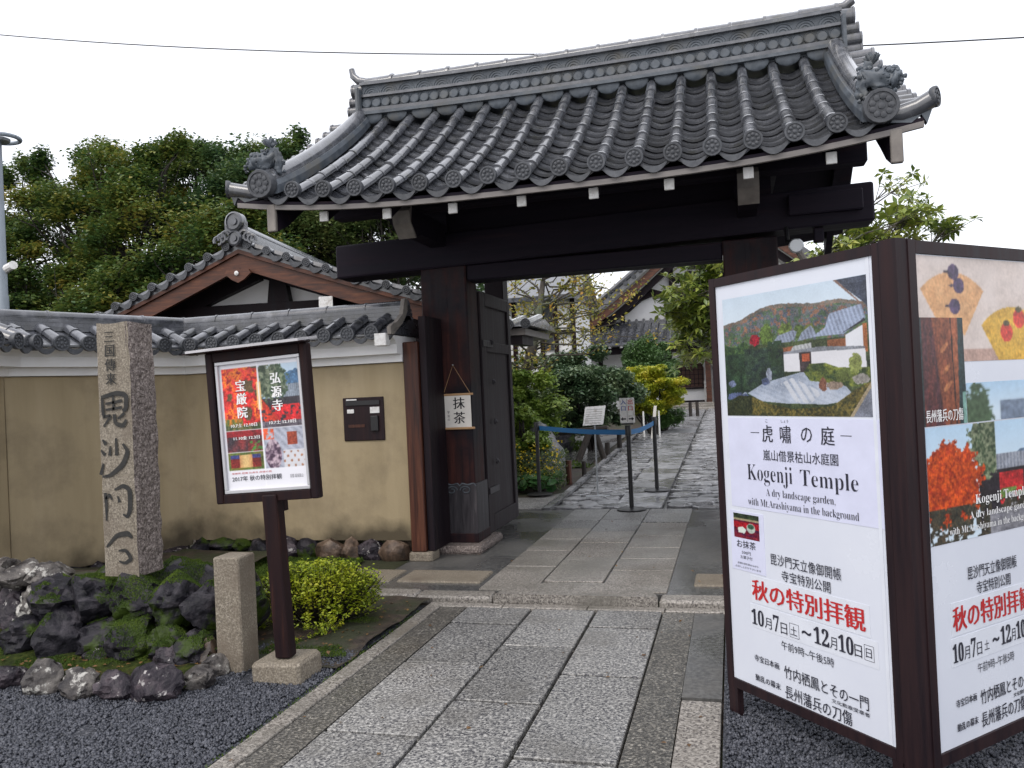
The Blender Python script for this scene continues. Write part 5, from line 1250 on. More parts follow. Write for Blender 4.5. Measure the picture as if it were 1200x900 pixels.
pa.fill((X > .34) & (X < .44) & (Y < .60) & (Y > .40) & (n2 > .35), (40, 62, 40))
pa.fill(poly(X, Y, [(0, .08), (.30, .27), (.56, .34), (.64, .33), (.84, .22), (.90, .13), (.72, .09), (.45, .10), (.28, .12), (.15, .20), (0, .08)]), (128, 140, 160), (172, 180, 194), n1 * .8 + np.sin((X * .5 + Y) * 160) * .12 + .2)
pa.fill(poly(X, Y, [(.42, .26), (.50, .30), (.70, .18), (.62, .10), (.52, .11)]) & (np.sin((X + Y * .5) * 120) > -.5), (186, 190, 198))
pa.fill(poly(X, Y, [(.58, .34), (.62, .40), (.72, .40), (.80, .36), (.98, .35), (.98, .22), (.86, .22), (.74, .25), (.62, .27)]), (46, 62, 34), (110, 118, 48), n2 * 1.6 - .3)
for cx, cy, rx, ry, c in ((.70, .24, .025, .05, (128, 84, 66)), (.77, .23, .05, .03, (160, 140, 124)), (.83, .30, .05, .045, (92, 104, 50)), (.90, .38, .035, .07, (140, 150, 80)), (.05, .27, .03, .03, (112, 124, 156)), (.09, .16, .08, .035, (86, 98, 136)), (.34, .33, .02, .06, (150, 158, 176)), (.31, .28, .03, .03, (80, 92, 126)), (.93, .27, .05, .035, (150, 146, 140))):
    pa.fill(((X - cx) / rx) ** 2 + ((Y - cy) / ry) ** 2 + (n3 - .5) * .8 < 1, c, tuple(v * .7 for v in c), n3)
lowm = np.interp(X[0], [0, .10, .2, .32, .5, .75, .9, 1], [.11, .17, .165, .10, .055, .075, .20, .26])[None, :]
pa.fill((Y < lowm), (40, 44, 26), (104, 92, 44), n3 * 1.5 - .3 + X * .3); pa.fill((Y < lowm) & (X < .2), (26, 34, 24), (52, 56, 32), n3)
pa.poly([(.86, 0), (1, .26), (1, 0)], (110, 114, 126)); pa.poly([(.855, 0), (.875, 0), (1, .24), (1, .28)], (150, 136, 110))
pa.fill(poly(X, Y, [(.80, 1), (.97, .80), (1.01, .72), (1.01, 1)]), (44, 50, 66), (66, 72, 86), n2); pa.poly([(.79, 1), (.81, 1), (.985, .76), (1, .74), (1, .72), (.97, .77)], (116, 92, 82))
pa.C = pa.C * .94 + pa.C.mean(2, keepdims=True) * .06
print_plane(pa, O, d, .080, .872, 1.345, 1.86, pn, N, .0012)
pa = Paint(60, 50); X, Y = pa.X, pa.Y; n2 = fbm(X * 8, Y * 8, 3)
pa.fill(X > -1, (120, 20, 34), (60, 24, 60), n2); pa.fill(Y > .72, (60, 76, 50), (30, 34, 30), n2); pa.fill((Y < .80) & (Y > .72), (150, 140, 110)); pa.fill((Y > .42) & (Y < .66), (176, 26, 40), (130, 20, 34), n2)
pa.fill(((X - .68) / .17) ** 2 + ((Y - .45) / .20) ** 2 < 1, (170, 180, 170)); pa.fill(((X - .68) / .13) ** 2 + ((Y - .52) / .10) ** 2 < 1, (60, 96, 76)); pa.poly([(.18, .22), (.16, .42), (.36, .48), (.50, .36), (.42, .20)], (205, 215, 205)); pa.fill(Y < .12, (110, 30, 46))
print_plane(pa, O, d, .086, .245, .808, .915, pn, N, .0025)
# right panel
t, A, d, N, sx = panel_frame((.612, 3.085, 0), (.70, .714, 0), 'right panel of the two-panel sign, showing fans, a scarred pillar and autumn leaves', 'event_sign')
W = .93
sx('side_frame', M_FRAMEB, 0, .042, .12, 1.962, -.035, 0); sx('side_frame', M_FRAMEB, W - .04, W, .12, 1.962, -.035, 0)
sx('top_frame', M_FRAMEB, .043, W - .041, 1.915, 1.960, -.034, 0); sx('bottom_frame', M_FRAMEB, .043, W - .041, .12, .165, -.034, 0)
pn = sx('panel_face', M_PANEL, .043, W - .041, .166, 1.914, -.02, -.008)
sx('leg', M_FRAMEB, W - .06, W - .005, 0, .119, -.034, -.002)
O = A + N * (-.008)
def T(s, u, z, w_, h_, m_, off=0.0, lift=.003): text(s, O, d, u, z, w_, h_, m_, pn, N, lift, off)
common_rows(T, .0, .865, .015)
sx('paper_strip', M_STRIP, .152, .70, .552, .670, -.0078, -.0068, pn)
sx('paper_strip', M_STRIP, .142, .72, .445, .545, -.0078, -.0070, pn)
pa = Paint(180, 90); X, Y = pa.X, pa.Y; n1, n2 = fbm(X * 5, Y * 4, 3), fbm(X * 30, Y * 20, 5)
pa.fill(X > -1, (196, 182, 174), (212, 200, 194), n1); pa.fill(Y < .12, (176, 146, 134))
def fan(cx, cy, R0, R1, a0, a1, c, c2):
    r = np.hypot((X - cx), (Y - cy) * .52); a = np.degrees(np.arctan2((Y - cy) * .52, X - cx)); k = (r > R0) & (r < R1) & (a > a0) & (a < a1)
    pa.fill(k, c, c2, n2)
fan(.29, .05, .13, .42, 52, 128, (196, 146, 100), (214, 166, 118)); 
for cx, cy in ((.30, .86), (.34, .73), (.30, .53)):
    pa.fill(((X - cx) / .045) ** 2 + ((Y - cy) / .075) ** 2 < 1, (52, 40, 70), (76, 58, 92), n2 * 2 - .5); pa.fill(((X - cx + .06) / .022) ** 2 + ((Y - cy + .0) / .012) ** 2 < 1, (60, 48, 60))
fan(.80, -.35, .15, .46, 52, 128, (196, 150, 44), (214, 172, 66))
for cx, cy in ((.74, .28), (.86, .42)): pa.fill(((X - cx) / .055) ** 2 + ((Y - cy) / .10) ** 2 < 1, (186, 44, 34), (206, 66, 44), n2); pa.fill(((X - cx) / .03) ** 2 + ((Y - cy - .09) / .03) ** 2 < 1, (70, 60, 30))
print_plane(pa, O, d, .044, .80, 1.53, 1.91, pn, N, .0012)
pa = Paint(70, 100); X, Y = pa.X, pa.Y; n1, n2 = fbm(X * 14, Y * 3, 3), fbm(X * 30, Y * 6, 5)
pa.fill(X > -1, (30, 52, 54), (22, 36, 42), n1); pa.fill((X > .06 + .06 * (1 - Y)) & (X < .88 - .05 * (1 - Y)), (92, 44, 32), (150, 84, 52), n1 + .5 * (X - .3)); pa.fill((X > .06) & (X < .4 - .2 * Y + .1) , (60, 34, 44), (96, 46, 40), n2); pa.fill(abs(X - .72 - .04 * (1 - Y)) < .012, (26, 14, 14))
for cx, cy in ((.55, .72), (.58, .52), (.60, .36)): pa.fill(((X - cx) / .10) ** 2 + ((Y - cy - (X - cx) * .4) / .03) ** 2 < 1, (196, 130, 80), (150, 90, 60), n2)
pa.fill((X > .92) & (Y < .3), (120, 160, 150))
print_plane(pa, O, d, .042, .312, 1.305, 1.69, pn, N, .0020)
T('長州藩兵の刀傷', .06, 1.318, .225, .045, M_WHITEI, .012, .0035)
pa = Paint(200, 130); X, Y = pa.X, pa.Y; n1, n2, n3 = fbm(X * 8, Y * 6, 3), fbm(X * 30, Y * 22, 5), fbm(X * 60, Y * 40, 8)
pa.fill(X > -1, (150, 190, 222), (206, 222, 234), 1.5 - Y); pa.fill((Y < .82) & (X > .6) & (Y < .62 + .3 * (X - .6) + .04 * n2), (86, 108, 134))
pa.fill((Y < .70) & (X > .45), (120, 126, 138), (154, 158, 168), np.sin(X * 200) * .5 + .5); pa.fill((Y < .56) & (X > .42), (40, 34, 40))
pa.fill((X > .60) & (X < .82) & (Y < .53) & (Y > .22), (206, 40, 44), (150, 30, 34), n2); pa.fill((X > .60) & (X < .82) & (Y < .38) & (n2 > .5), (100, 130, 60)); pa.fill(poly(X, Y, [(.58, .1), (.66, .34), (.72, .34), (.84, .05)]), (150, 150, 156))
pa.fill((X < .58) & (Y > .42) & (((X - .5) / .16) ** 2 + ((Y - .8) / .28) ** 2 + (n2 - .5) < 1), (58, 76, 52), (130, 138, 110), n3 * 2 - .5)
pa.fill((X < .48) & (((X - .18) / .28) ** 2 + ((Y - .50) / .36) ** 2 + (n2 - .5) * .8 < 1), (206, 84, 24), (150, 44, 18), n3 * 1.6 - .3); pa.fill((Y < .30) & (n2 > .38), (40, 44, 38), (76, 62, 44), n3); pa.fill((X > .52) & (X < .60) & (Y < .5), (34, 28, 36))
pa.fill((Y < .2) & (X > .5), (104, 104, 112), (140, 140, 146), n2)
print_plane(pa, O, d, .055, .80, .885, 1.30, pn, N, .0012)
pa = Paint(60, 24); X, Y = pa.X, pa.Y; n2 = fbm(X * 20, Y * 10, 5); pa.fill(X > -1, (160, 194, 222), (204, 220, 232), 1.2 - Y); pa.fill(((X - .15) / .2) ** 2 + ((Y - .2) / .7) ** 2 + (n2 - .5) < 1, (64, 84, 60)); pa.fill((X > .45) & (Y < .5), (110, 124, 144))
print_plane(pa, O, d, .316, .80, 1.305, 1.45, pn, N, .0014)
T(serif('Kogenji Temple'), .335, .995, .35, .045, M_WHITEI, -.004, .0035); T(serif('A dry landscape garden,'), .295, .948, .42, .034, M_WHITEI, -.008, .0035); T(serif('with Mt.Arashiyama in the background'), .165, .903, .57, .034, M_WHITEI, -.008, .0035)

# ================================================================== STANCHIONS AND STANDS
def stanchion(x, y, label, h=.98):
    t = thing('belt_barrier_post', label, 'barrier post', (x, y, gz(y) + .012), 'black barrier posts inside the gate')
    z = gz(y) + .012
    MB().lathe((x, y, z), [(.17, 0), (.172, .008), (.15, .018), (.05, .03), (.03, .035)], 20).build('base', M_BLACKP, t, smooth=True)
    MB().lathe((x, y, z), [(.026, .03), (.026, h - .12), (.036, h - .118), (.036, h - .01), (.03, h)], 14).build('pole', M_BLACKP, t, smooth=True)
    return t
SA = (-1.185, 9.49); SB = (-1.02, 10.95); SCc = (-2.58, 10.76)
stanchion(*SA, 'nearest black barrier post, with the entrance and exit sign on top')
stanchion(*SB, 'black barrier post just behind the one carrying the entrance and exit sign')
stanchion(*SCc, 'black barrier post by the garden bed at the left end of the blue belt')
def belt(p, q, label):
    b = MB(); n = 10; v = []
    for i in range(n + 1):
        u = i / n; x = p[0] + (q[0] - p[0]) * u; y = p[1] + (q[1] - p[1]) * u; z = gz(y) + .012 + .93 - .04 * u * (1 - u)
        for dz, dy in ((-.06, 0), (0, 0), (0, .003), (-.06, .003)): v.append((x, y + dy, z + dz))
    f = [(0, 1, 2, 3), (4 * n + 3, 4 * n + 2, 4 * n + 1, 4 * n)] + [(i * 4 + k, i * 4 + (k + 1) % 4, i * 4 + 4 + (k + 1) % 4, i * 4 + 4 + k) for i in range(n) for k in range(4)]
    tag(b.add(v, f).build('barrier_belt', M_BELT), label, 'belt', 'blue barrier belts')
belt((SCc[0] + .037, SCc[1]), (SA[0] - .03, SA[1] + .02), 'long blue belt stretched between the left and the nearest barrier post')
belt((SA[0] + .03, SA[1] + .03), (SB[0], SB[1] - .037), 'short blue belt between the two right barrier posts')
x, y = SA; z = gz(y) + 1.0
t = thing('direction_sign', 'small white entrance and exit sign with arrows on top of the barrier post', 'sign', (x, y, z))
MB().box(x - .085, x + .085, y - .012, y + .012, z + .02, z + .31, .004).build('sign_plate', M_WHITEP, t)
MB().box(x - .07, x + .07, y - .03, y + .03, z, z + .018, .004).build('clip', M_BLACKP, t)
OO = (x - .085, y - .012, z + .02); 
vtext('入口', OO, (1, 0, 0), .045, z + .02 + .275 - 0 - OO[2], .062, .075, M_BLUEI, t, (0, -1, 0), .0015, .03)
vtext('出口', OO, (1, 0, 0), .125, z + .02 + .275 - 0 - OO[2], .062, .075, M_RED, t, (0, -1, 0), .0015, .03)
b = MB()
for sg in (-1, 1):
    ax = x + sg * .045; b.prism([(ax - sg * .03, y - .0135, z + .075), (ax + sg * .005, y - .0135, z + .075), (ax + sg * .005, y - .0135, z + .09), (ax + sg * .033, y - .0135, z + .067), (ax + sg * .005, y - .0135, z + .044), (ax + sg * .005, y - .0135, z + .059), (ax - sg * .03, y - .0135, z + .059)], (0, .001, 0))
b.box(x - .0015, x + .0015, y - .0135, y - .0125, z + .03, z + .3)
b.build('arrows', M_INK, t)
x, y = -1.75, 10.55; z = gz(y)
t = thing('information_stand', 'white information board on a thin steel stand in front of the blue belt', 'stand', (x, y, z + .012))
MB().lathe((x, y, z + .012), [(.16, 0), (.16, .008), (.02, .016)], 18).build('base', M_STEEL, t, smooth=True)
MB().lathe((x, y, z + .012), [(.011, .01), (.011, .95)], 8).build('pole', M_STEEL, t)
b = MB(); b.prism([(x - .145, y - .06, z + .94), (x + .12, y - .06, z + .95), (x + .15, y + .04, z + 1.19), (x - .12, y + .04, z + 1.18)], (0, .012, -.004)); bo = b.build('board', M_WHITEP, t)
b = MB()
for k in range(7):
    zz = k / 7 * .2; yy = y - .055 + (k / 7 * .1) * .92
    b.add([(x - .12 + k * .004, yy - .004, z + .968 + zz), (x + .09 + k * .004, yy - .004, z + .972 + zz), (x + .09 + k * .004, yy - .003, z + .976 + zz), (x - .12 + k * .004, yy - .003, z + .972 + zz)], [(0, 1, 2, 3)])
b.build('printed_lines', M_GREYWOOD, bo)
# small stakes and stands in the garden
def stake(x, y, h, r, m, label, lean=(0, 0)):
    z = gz(y)
    tag(MB().tube([(x, y, z - .05), (x + lean[0], y + lean[1], z + h)], [r, r * .95], 9).build('wooden_stake', m), label, 'stake', 'short stakes beside the inner path')
stake(-2.36, 11.75, .34, .045, M_REDWOOD, 'reddish brown stake standing nearest the round-leaved plants')
stake(-2.29, 12.6, .22, .038, M_BARKD, 'short black stake right behind the reddish brown stake')
stake(-2.30, 15.2, .24, .05, M_BARKD, 'left one of two short black stakes halfway along the path edge')
stake(-2.22, 16.3, .28, .05, M_BARKD, 'right one of two short black stakes halfway along the path edge')
stake(-1.20, 24.4, .42, .05, M_BARKD, 'left of the two far stakes in front of the temple steps')
stake(-1.0, 24.4, .42, .05, M_BARKD, 'right of the two far stakes in front of the temple steps')
t = thing('tree_prop', 'pair of dark leaning wooden props under the round camellia bush', 'prop', (-2.6, 14.5, gz(14.5)))
z = gz(14.5)
MB().tube([(-2.72, 14.3, z - .05), (-2.50, 14.6, z + .55)], .06, 8).build('prop_leg', M_BARKD, t)
MB().tube([(-2.26, 14.6, z - .05), (-2.45, 14.7, z + .55)], .055, 8).build('prop_leg', M_BARKD, t)
MB().tube([(-3.1, 14.65, z + .5), (-2.2, 14.65, z + .56)], .05, 8).build('prop_bar', M_BARKD, t)
for i, (dx, hh, lb) in enumerate(((0, .75, 'slim white marker pole, left of two, under the yellow-green shrub'), (.34, .75, 'slim white marker pole, right of two, under the yellow-green shrub'))):
    tag(MB().tube([(-1.93 + dx, 18.3, gz(18.3) - .02), (-1.93 + dx, 18.3, gz(18.3) + hh * .8)], .019, 8).build('marker_pole', M_WHITEP), lb, 'pole', 'white marker poles')
tag(MB().prism([(-1.78, 18.2, gz(18.2)), (-1.70, 18.2, gz(18.2)), (-1.62, 18.2, gz(18.2) + .72), (-1.68, 18.2, gz(18.2) + .72)], (0, .04, 0)).build('folded_placard', M_PAPER), 'narrow leaning white placard between the two white marker poles', 'placard')

# ================================================================== SIDE BUILDING LEFT (gable behind the wall)
GO = Vector((-5.898, 9.0, 0)); ga = math.radians(9); gx = Vector((math.cos(ga), math.sin(ga), 0)); gy = Vector((-math.sin(ga), math.cos(ga), 0))
def gp_(s, o, z): return tuple(GO + gx * s + gy * o + Vector((0, 0, z)))
sb = thing('side_building', 'low building with reddish bargeboards and a tiled gable behind the wall', 'building', (-5.9, 11.0, 0))
PZ_, SL, SR = 3.50, .46, .37
def rz(s): return PZ_ - (-s * SL if s < 0 else s * SR) + .03 * (abs(s) / 1.6) ** 2
sL, sR = -2.05, 2.75
for (sa, sb_, nm) in ((sL, 0, 'roof'), (0, sR, 'roof')):
    n = 8; v = []; 
    for k in range(n + 1):
        s = sa + (sb_ - sa) * k / n
        for o in (0.0, 7.0):
            for dz in (0, -.06): v.append(gp_(s, o, rz(s) + dz))
    f = []
    for k in range(n):
        a = k * 4; f += [(a, a + 4, a + 6, a + 2), (a + 1, a + 3, a + 7, a + 5), (a, a + 1, a + 5, a + 4), (a + 2, a + 6, a + 7, a + 3)]
    f += [(0, 2, 3, 1), (4 * n, 4 * n + 1, 4 * n + 3, 4 * n + 2)]
    rfo = MB().add(v, f).build('roof', M_TILE2, sb)
    # covering rows running down the slope
    b = MB()
    for o in np.arange(.12, 6.9, .27):
        b.tube([gp_(s, o, rz(s) + .03) for s in np.linspace(sa + .02 if sa else .1, sb_ - .02 if sb_ else -.1, 7)], .055, 6)
    tag(b.build('cover_rows', M_TILE, rfo, smooth=True))
    # bargeboard
    for nm2, z0, z1, o0, m_ in (('bargeboard', -.30, -.115, .03, M_BARGE), ('bargeboard', -.112, -.062, -.01, M_BARGE)):
        v = []
        for k in range(n + 1):
            s = sa + (sb_ - sa) * k / n
            for (o, z) in ((o0, z0), (o0, z1), (o0 + .06, z1), (o0 + .06, z0)): v.append(gp_(s, o, rz(s) + z))
        f = [(0, 1, 2, 3), tuple(range(4 * n + 3, 4 * n - 1, -1))] + [(k * 4 + i, k * 4 + (i + 1) % 4, k * 4 + 4 + (i + 1) % 4, k * 4 + 4 + i) for k in range(n) for i in range(4)]
        MB().add(v, f).build(nm2, m_, sb)
    # verge tiles: scalloped pans and round ends along the gable edge
    cnt_ = int(abs(sb_ - sa) / .25)
    for k in range(cnt_):
        s = (k + .55) * .25 * (1 if sa == 0 else -1); an = math.atan(SR if sa == 0 else -SL)
        o_ = put('verge_disc', ME_WDISC, rfo, gp_(s, -.06, rz(s) + .03)); o_.rotation_euler = (0, an, ga); o_.scale = (.8, 1, .8)
        o_ = put('verge_pan', ME_WCRES, rfo, gp_(s + (.125 if sa == 0 else -.125), -.045, rz(s + (.125 if sa == 0 else -.125)) + .05)); o_.rotation_euler = (0, an, ga); o_.scale = (1.25, 1.5, 1.5)
        o_ = put('verge_cover', ME_WCOV, rfo, gp_(s, -.05, rz(s) + .035)); o_.rotation_euler = (0, an, ga); o_.scale = (1, 1.2, 1)
# ridge
b = MB()
b.tube([gp_(0, -.02, PZ_ + .20), gp_(0, 7, PZ_ + .20)], .075, 10)
b.build('ridge_cap', M_TILE2, sb, smooth=True)
for k, (hw, z) in enumerate(((.14, .04), (.12, .085), (.10, .13))):
    v = [gp_(s, o, PZ_ + zz) for o in (0, 7) for s, zz in ((-hw, z), (hw, z), (hw, z + .038), (-hw, z + .038))]
    MB().add(v, [(0, 1, 2, 3), (7, 6, 5, 4), (0, 4, 5, 1), (1, 5, 6, 2), (2, 6, 7, 3), (3, 7, 4, 0)]).build('ridge_course', M_TILE, sb)
b = MB()
for s, z, r in ((0, .27, .125), (0, .06, .10)):
    c = gp_(s, -.10, PZ_ + z)
    b.lathe(c, [(r * .98, -.10), (r, 0), (r * .8, .02), (r * .78, .0), (r * .4, .0), (r * .38, .02), (.001, .02)], 18, 'y')
b.prism([gp_(-.125, -.08, PZ_ + .12), gp_(.125, -.08, PZ_ + .12), gp_(.13, -.08, PZ_ + .28), gp_(-.13, -.08, PZ_ + .28)], tuple(gy * .1))
for sg in (-1, 1):
    for k in range(3): b.tube([gp_(sg * (.12 + .05 * math.cos(q) + k * .05), -.08, PZ_ + .10 - k * .03 + .05 * math.sin(q)) for q in np.linspace(-.5, 4.6, 9)], .022, 6)
b.build('ridge_ornament', M_TILE2, sb, smooth=True)
b = MB(); b.lathe(gp_(0, -.0, PZ_ - .42), [(.13, 0), (.13, .05)], 6, 'y')
b = MB(); b.prism([gp_(-.14, .0, PZ_ - .32), gp_(.14, .0, PZ_ - .32), gp_(.17, .0, PZ_ - .37), gp_(.08, .0, PZ_ - .45), gp_(.0, .0, PZ_ - .49), gp_(-.08, .0, PZ_ - .45), gp_(-.17, .0, PZ_ - .37)], tuple(gy * -.05)); b.build('gable_pendant', M_BARGE, sb)
MB().lathe(gp_(-.01, -.055, PZ_ - .37), [(.03, -.0), (.03, .01), (.01, .02)], 8, 'y').build('pendant_knob', M_WHITEP, sb)
# gable wall set back, with dark framing and white plaster
def gq(nm, m_, pts, o, th, parent=sb): return MB().prism([gp_(s, o, z) for s, z in pts], tuple(gy * th)).build(nm, m_, parent)
gw = gq('gable_wall', M_WHITE, [(-1.75, .0), (2.3, .0), (2.3, 2.5), (0, 3.38), (-1.75, 2.60)], .75, .15)
gq('tie_beam', M_DARKWOOD, [(-1.8, 2.52), (2.4, 2.52), (2.4, 2.82), (-1.8, 2.82)], .60, .149, gw)
gq('king_post', M_DARKWOOD, [(.10, 2.822), (.40, 2.822), (.32, 3.3), (.16, 3.3)], .60, .148, gw)
gq('raking_board', M_DARKWOOD, [(-1.8, 2.58), (-1.4, 2.58), (0, 3.14), (0, 3.42)], .62, .127, gw)
gq('raking_board', M_DARKWOOD, [(2.4, 2.52), (1.9, 2.52), (0.01, 3.16), (0.01, 3.42)], .62, .127, gw)
gq('wall_boards', M_DARKWOOD, [(-1.8, .4), (2.4, .4), (2.4, 2.518), (-1.8, 2.518)], .64, .10, gw)
for s, w_ in ((-1.28, .0), (1.10, 0)):
    z = rz(s) - .42
    v = [gp_(s + a, o, z + c) for o in (.02, .9) for a, c in ((-.085, -.07), (.085, -.07), (.085, .09), (-.085, .09))]
    pu = MB().add(v, [(0, 1, 2, 3), (7, 6, 5, 4), (0, 4, 5, 1), (1, 5, 6, 2), (2, 6, 7, 3), (3, 7, 4, 0)]).build('purlin', M_SIGNWOOD, sb)
    v = [gp_(s + a, o, z + c) for o in (-.0, .018) for a, c in ((-.088, -.073), (.088, -.073), (.088, .093), (-.088, .093))]
    MB().add(v, [(0, 1, 2, 3), (7, 6, 5, 4), (0, 4, 5, 1), (1, 5, 6, 2), (2, 6, 7, 3), (3, 7, 4, 0)]).build('white_end', M_WHITEP, pu)
MB().box(-5.2, -4.55, 8.55, 8.6, 2.48, 2.545).build('vent_box', M_WHITEP, sb)
# utility pole far left
t = thing('utility_pole', 'grey metal pole with a ring lamp top at the left photo edge', 'pole', (-8.52, 8.0, 0))
MB().lathe((-8.55, 8.0, 0), [(.075, 0), (.075, 2.95), (.068, 2.96), (.066, 4.85)], 16).build('pole', M_POLE, t, smooth=True)
b = MB(); b.tube([(-8.46 + .20 * math.cos(q), 8.0 + .20 * math.sin(q), 4.87 ) for q in np.linspace(0, 2 * math.pi, 24)], .026, 8, cap=False); b.build('lamp_ring', M_POLE, t, smooth=True)
MB().lathe((-8.50, 8.0, 4.84), [(.12, 0), (.13, .03), (.06, .06)], 18).build('lamp_head', M_STEEL, t, smooth=True)
cmr = thing('security_camera', 'small white security camera on the grey pole at the left', 'camera', (-8.3, 7.93, 3.25))
MB().tube([(-8.40, 7.95, 3.27), (-8.20, 7.85, 3.28)], .05, 10).build('camera_body', M_WHITEP, cmr)
MB().tube([(-8.43, 7.97, 3.22), (-8.35, 7.93, 3.26)], .02, 6).build('camera_arm', M_STEEL, cmr)

# ================================================================== TEMPLE HALL (far)
TH = thing('temple_hall', 'white-walled temple hall with a large curved tile gable at the end of the path', 'building', (-1.5, 30, .65))
TY = 29.5
def tb(nm, m, x0, x1, z0, z1, y0=TY, y1=None, bev=0.0, parent=TH):
    return MB().box(x0, x1, y0, y1 if y1 is not None else y0 + .3, z0, z1, bev).build(nm, m, parent)
body = tb('wall', M_WHITE, -5.3, 4.8, .5, 3.0, TY + .3, TY + 8)
gwl = MB().prism([(-5.5, TY + .1, 3.0), (4.5, TY + .1, 3.0), (3.2, TY + .1, 4.6), (0, TY + .1, 6.6), (-3.2, TY + .1, 4.6)], (0, .3, 0)).build('gable_wall', M_WHITE, TH)
# main gable roof, concave
gpts = [(-6.35, 3.30), (-5.6, 3.62), (-4.9, 4.02), (-3.95, 4.66), (-3.1, 5.30), (-2.4, 5.88), (-1.2, 6.85), (0, 7.75)]
gfull = gpts + [(-x, z) for x, z in reversed(gpts[:-1])]
n = len(gfull); v = []
for (x, z) in gfull:
    for y in (TY - 1.1, TY + 8): v += [(x, y, z), (x, y, z - .22)]
f = []
for k in range(n - 1):
    a = k * 4; f += [(a, a + 4, a + 6, a + 2), (a + 1, a + 3, a + 7, a + 5), (a, a + 1, a + 5, a + 4), (a + 2, a + 6, a + 7, a + 3)]
f += [(0, 2, 3, 1), (4 * n - 4, 4 * n - 3, 4 * n - 1, 4 * n - 2)]
mroof = MB().add(v, f).build('main_roof', M_TILE2, TH)
b = MB()
for i, y in enumerate(np.arange(TY - 1.05, TY + 7.6, .33)): b.tube([(x, y, z + .05) for x, z in gpts], .07, 6)
b.build('cover_rows', M_TILE, mroof, smooth=True)
b = MB(); b.tube([(x, TY - 1.1, z + .13) for x, z in gpts], .10, 8).tube([(x, TY - .55, z + .16) for x, z in gpts], .13, 8); b.build('descending_ridge', M_TILE, mroof, smooth=True)
L_ = MB()
for k in range(22):
    s = k / 21; i = s * (len(gpts) - 1.001); a = int(i); fr_ = i - a; x = gpts[a][0] * (1 - fr_) + gpts[a + 1][0] * fr_; z = gpts[a][1] * (1 - fr_) + gpts[a + 1][1] * fr_
    put('verge_disc', ME_DISC, mroof, (x, TY - 1.16, z - .03), (0, 0, 0), (1.3, 1, 1.3))
for sg in (1, -1):
    for nm2, d0, d1, y, m_ in (('bargeboard', -.55, -.25, TY - .95, M_BARGE), ('bargeboard', -.85, -.56, TY - .6, M_DARKWOOD)):
        v = []
        for x, z in gpts:
            for yy, zz in ((y, d0), (y, d1), (y + .1, d1), (y + .1, d0)): v.append((sg * x * .985, yy, z + zz))
        n2_ = len(gpts); f = [(0, 1, 2, 3), tuple(range(4 * n2_ - 1, 4 * n2_ - 5, -1))] + [(k * 4 + i, k * 4 + (i + 1) % 4, k * 4 + 4 + (i + 1) % 4, k * 4 + 4 + i) for k in range(n2_ - 1) for i in range(4)]
        MB().add(v, f).build(nm2, m_, TH)
# dark curved beams on the gable wall
tb('gable_post', M_DARKWOOD, -1.98, -1.82, 3.7, 6.0, TY - .05, TY + .12)
tb('gable_post', M_DARKWOOD, -3.72, -3.62, 3.7, 4.25, TY - .05, TY + .12)
tb('gable_beam', M_DARKWOOD, -1.815, 1.9, 4.62, 4.78, TY - .04, TY + .12)
tb('gable_beam', M_DARKWOOD, -1.3, 1.3, 5.5, 5.72, TY - .03, TY + .12)
b = MB(); b.tube([(-4.6, TY, 3.8), (-4.0, TY, 3.95), (-3.5, TY, 4.25), (-3.05, TY, 4.62), (-2.6, TY, 4.78), (-2.25, TY, 4.68), (-1.95, TY, 4.4)], [.10, .12, .14, .15, .14, .12, .10], 8); b.build('curved_beam', M_DARKWOOD, TH, smooth=True)
b = MB(); b.tube([(-1.8, TY, 5.15), (-1.3, TY, 5.30), (-.9, TY, 5.25), (-.4, TY, 4.95)], [.12, .16, .15, .1], 8); b.build('curved_beam', M_DARKWOOD, TH, smooth=True)
# pent roof
def pent(x0, x1, zt, zb_, yb, yt, m_=M_TILE2, rows=.26, nm='pent_roof'):
    v = [(x0, yt, zt), (x1, yt, zt), (x1, yb, zb_), (x0, yb, zb_), (x0, yt, zt - .12), (x1, yt, zt - .12), (x1, yb, zb_ - .10), (x0, yb, zb_ - .10)]
    o = MB().add(v, [(0, 3, 2, 1), (4, 5, 6, 7), (0, 1, 5, 4), (1, 2, 6, 5), (2, 3, 7, 6), (3, 0, 4, 7)]).build(nm, m_, TH)
    b = MB()
    for x in np.arange(x0 + .1, x1, rows): b.tube([(x, yt, zt + .03), (x, (yt + yb) / 2, (zt + zb_) / 2 + .0), (x, yb - .02, zb_ + .03)], .06, 6)
    b.build('cover_rows', M_TILE, o, smooth=True); return o
pent(-5.9, -2.05, 3.80, 2.98, TY - 1.5, TY + .05)
pent(-2.0, -.75, 4.30, 2.92, TY - 1.9, TY - .3)
pent(-.7, 5, 3.9, 2.85, TY - 1.5, TY + .05)
tb('pent_ridge', M_RIDGE, -2.06, -1.94, 3.9, 4.38, TY - .9, TY - .2); tb('eave_beam', M_DARKWOOD, -5.8, 5, 2.62, 2.86, TY - 1.0, TY - .2)
for k in range(14):
    x = -5.6 + k * .40; o = tb('white_rafter_end', M_WHITEP, x - .045, x + .045, 2.80, 2.88, TY - 1.42, TY - 1.38)
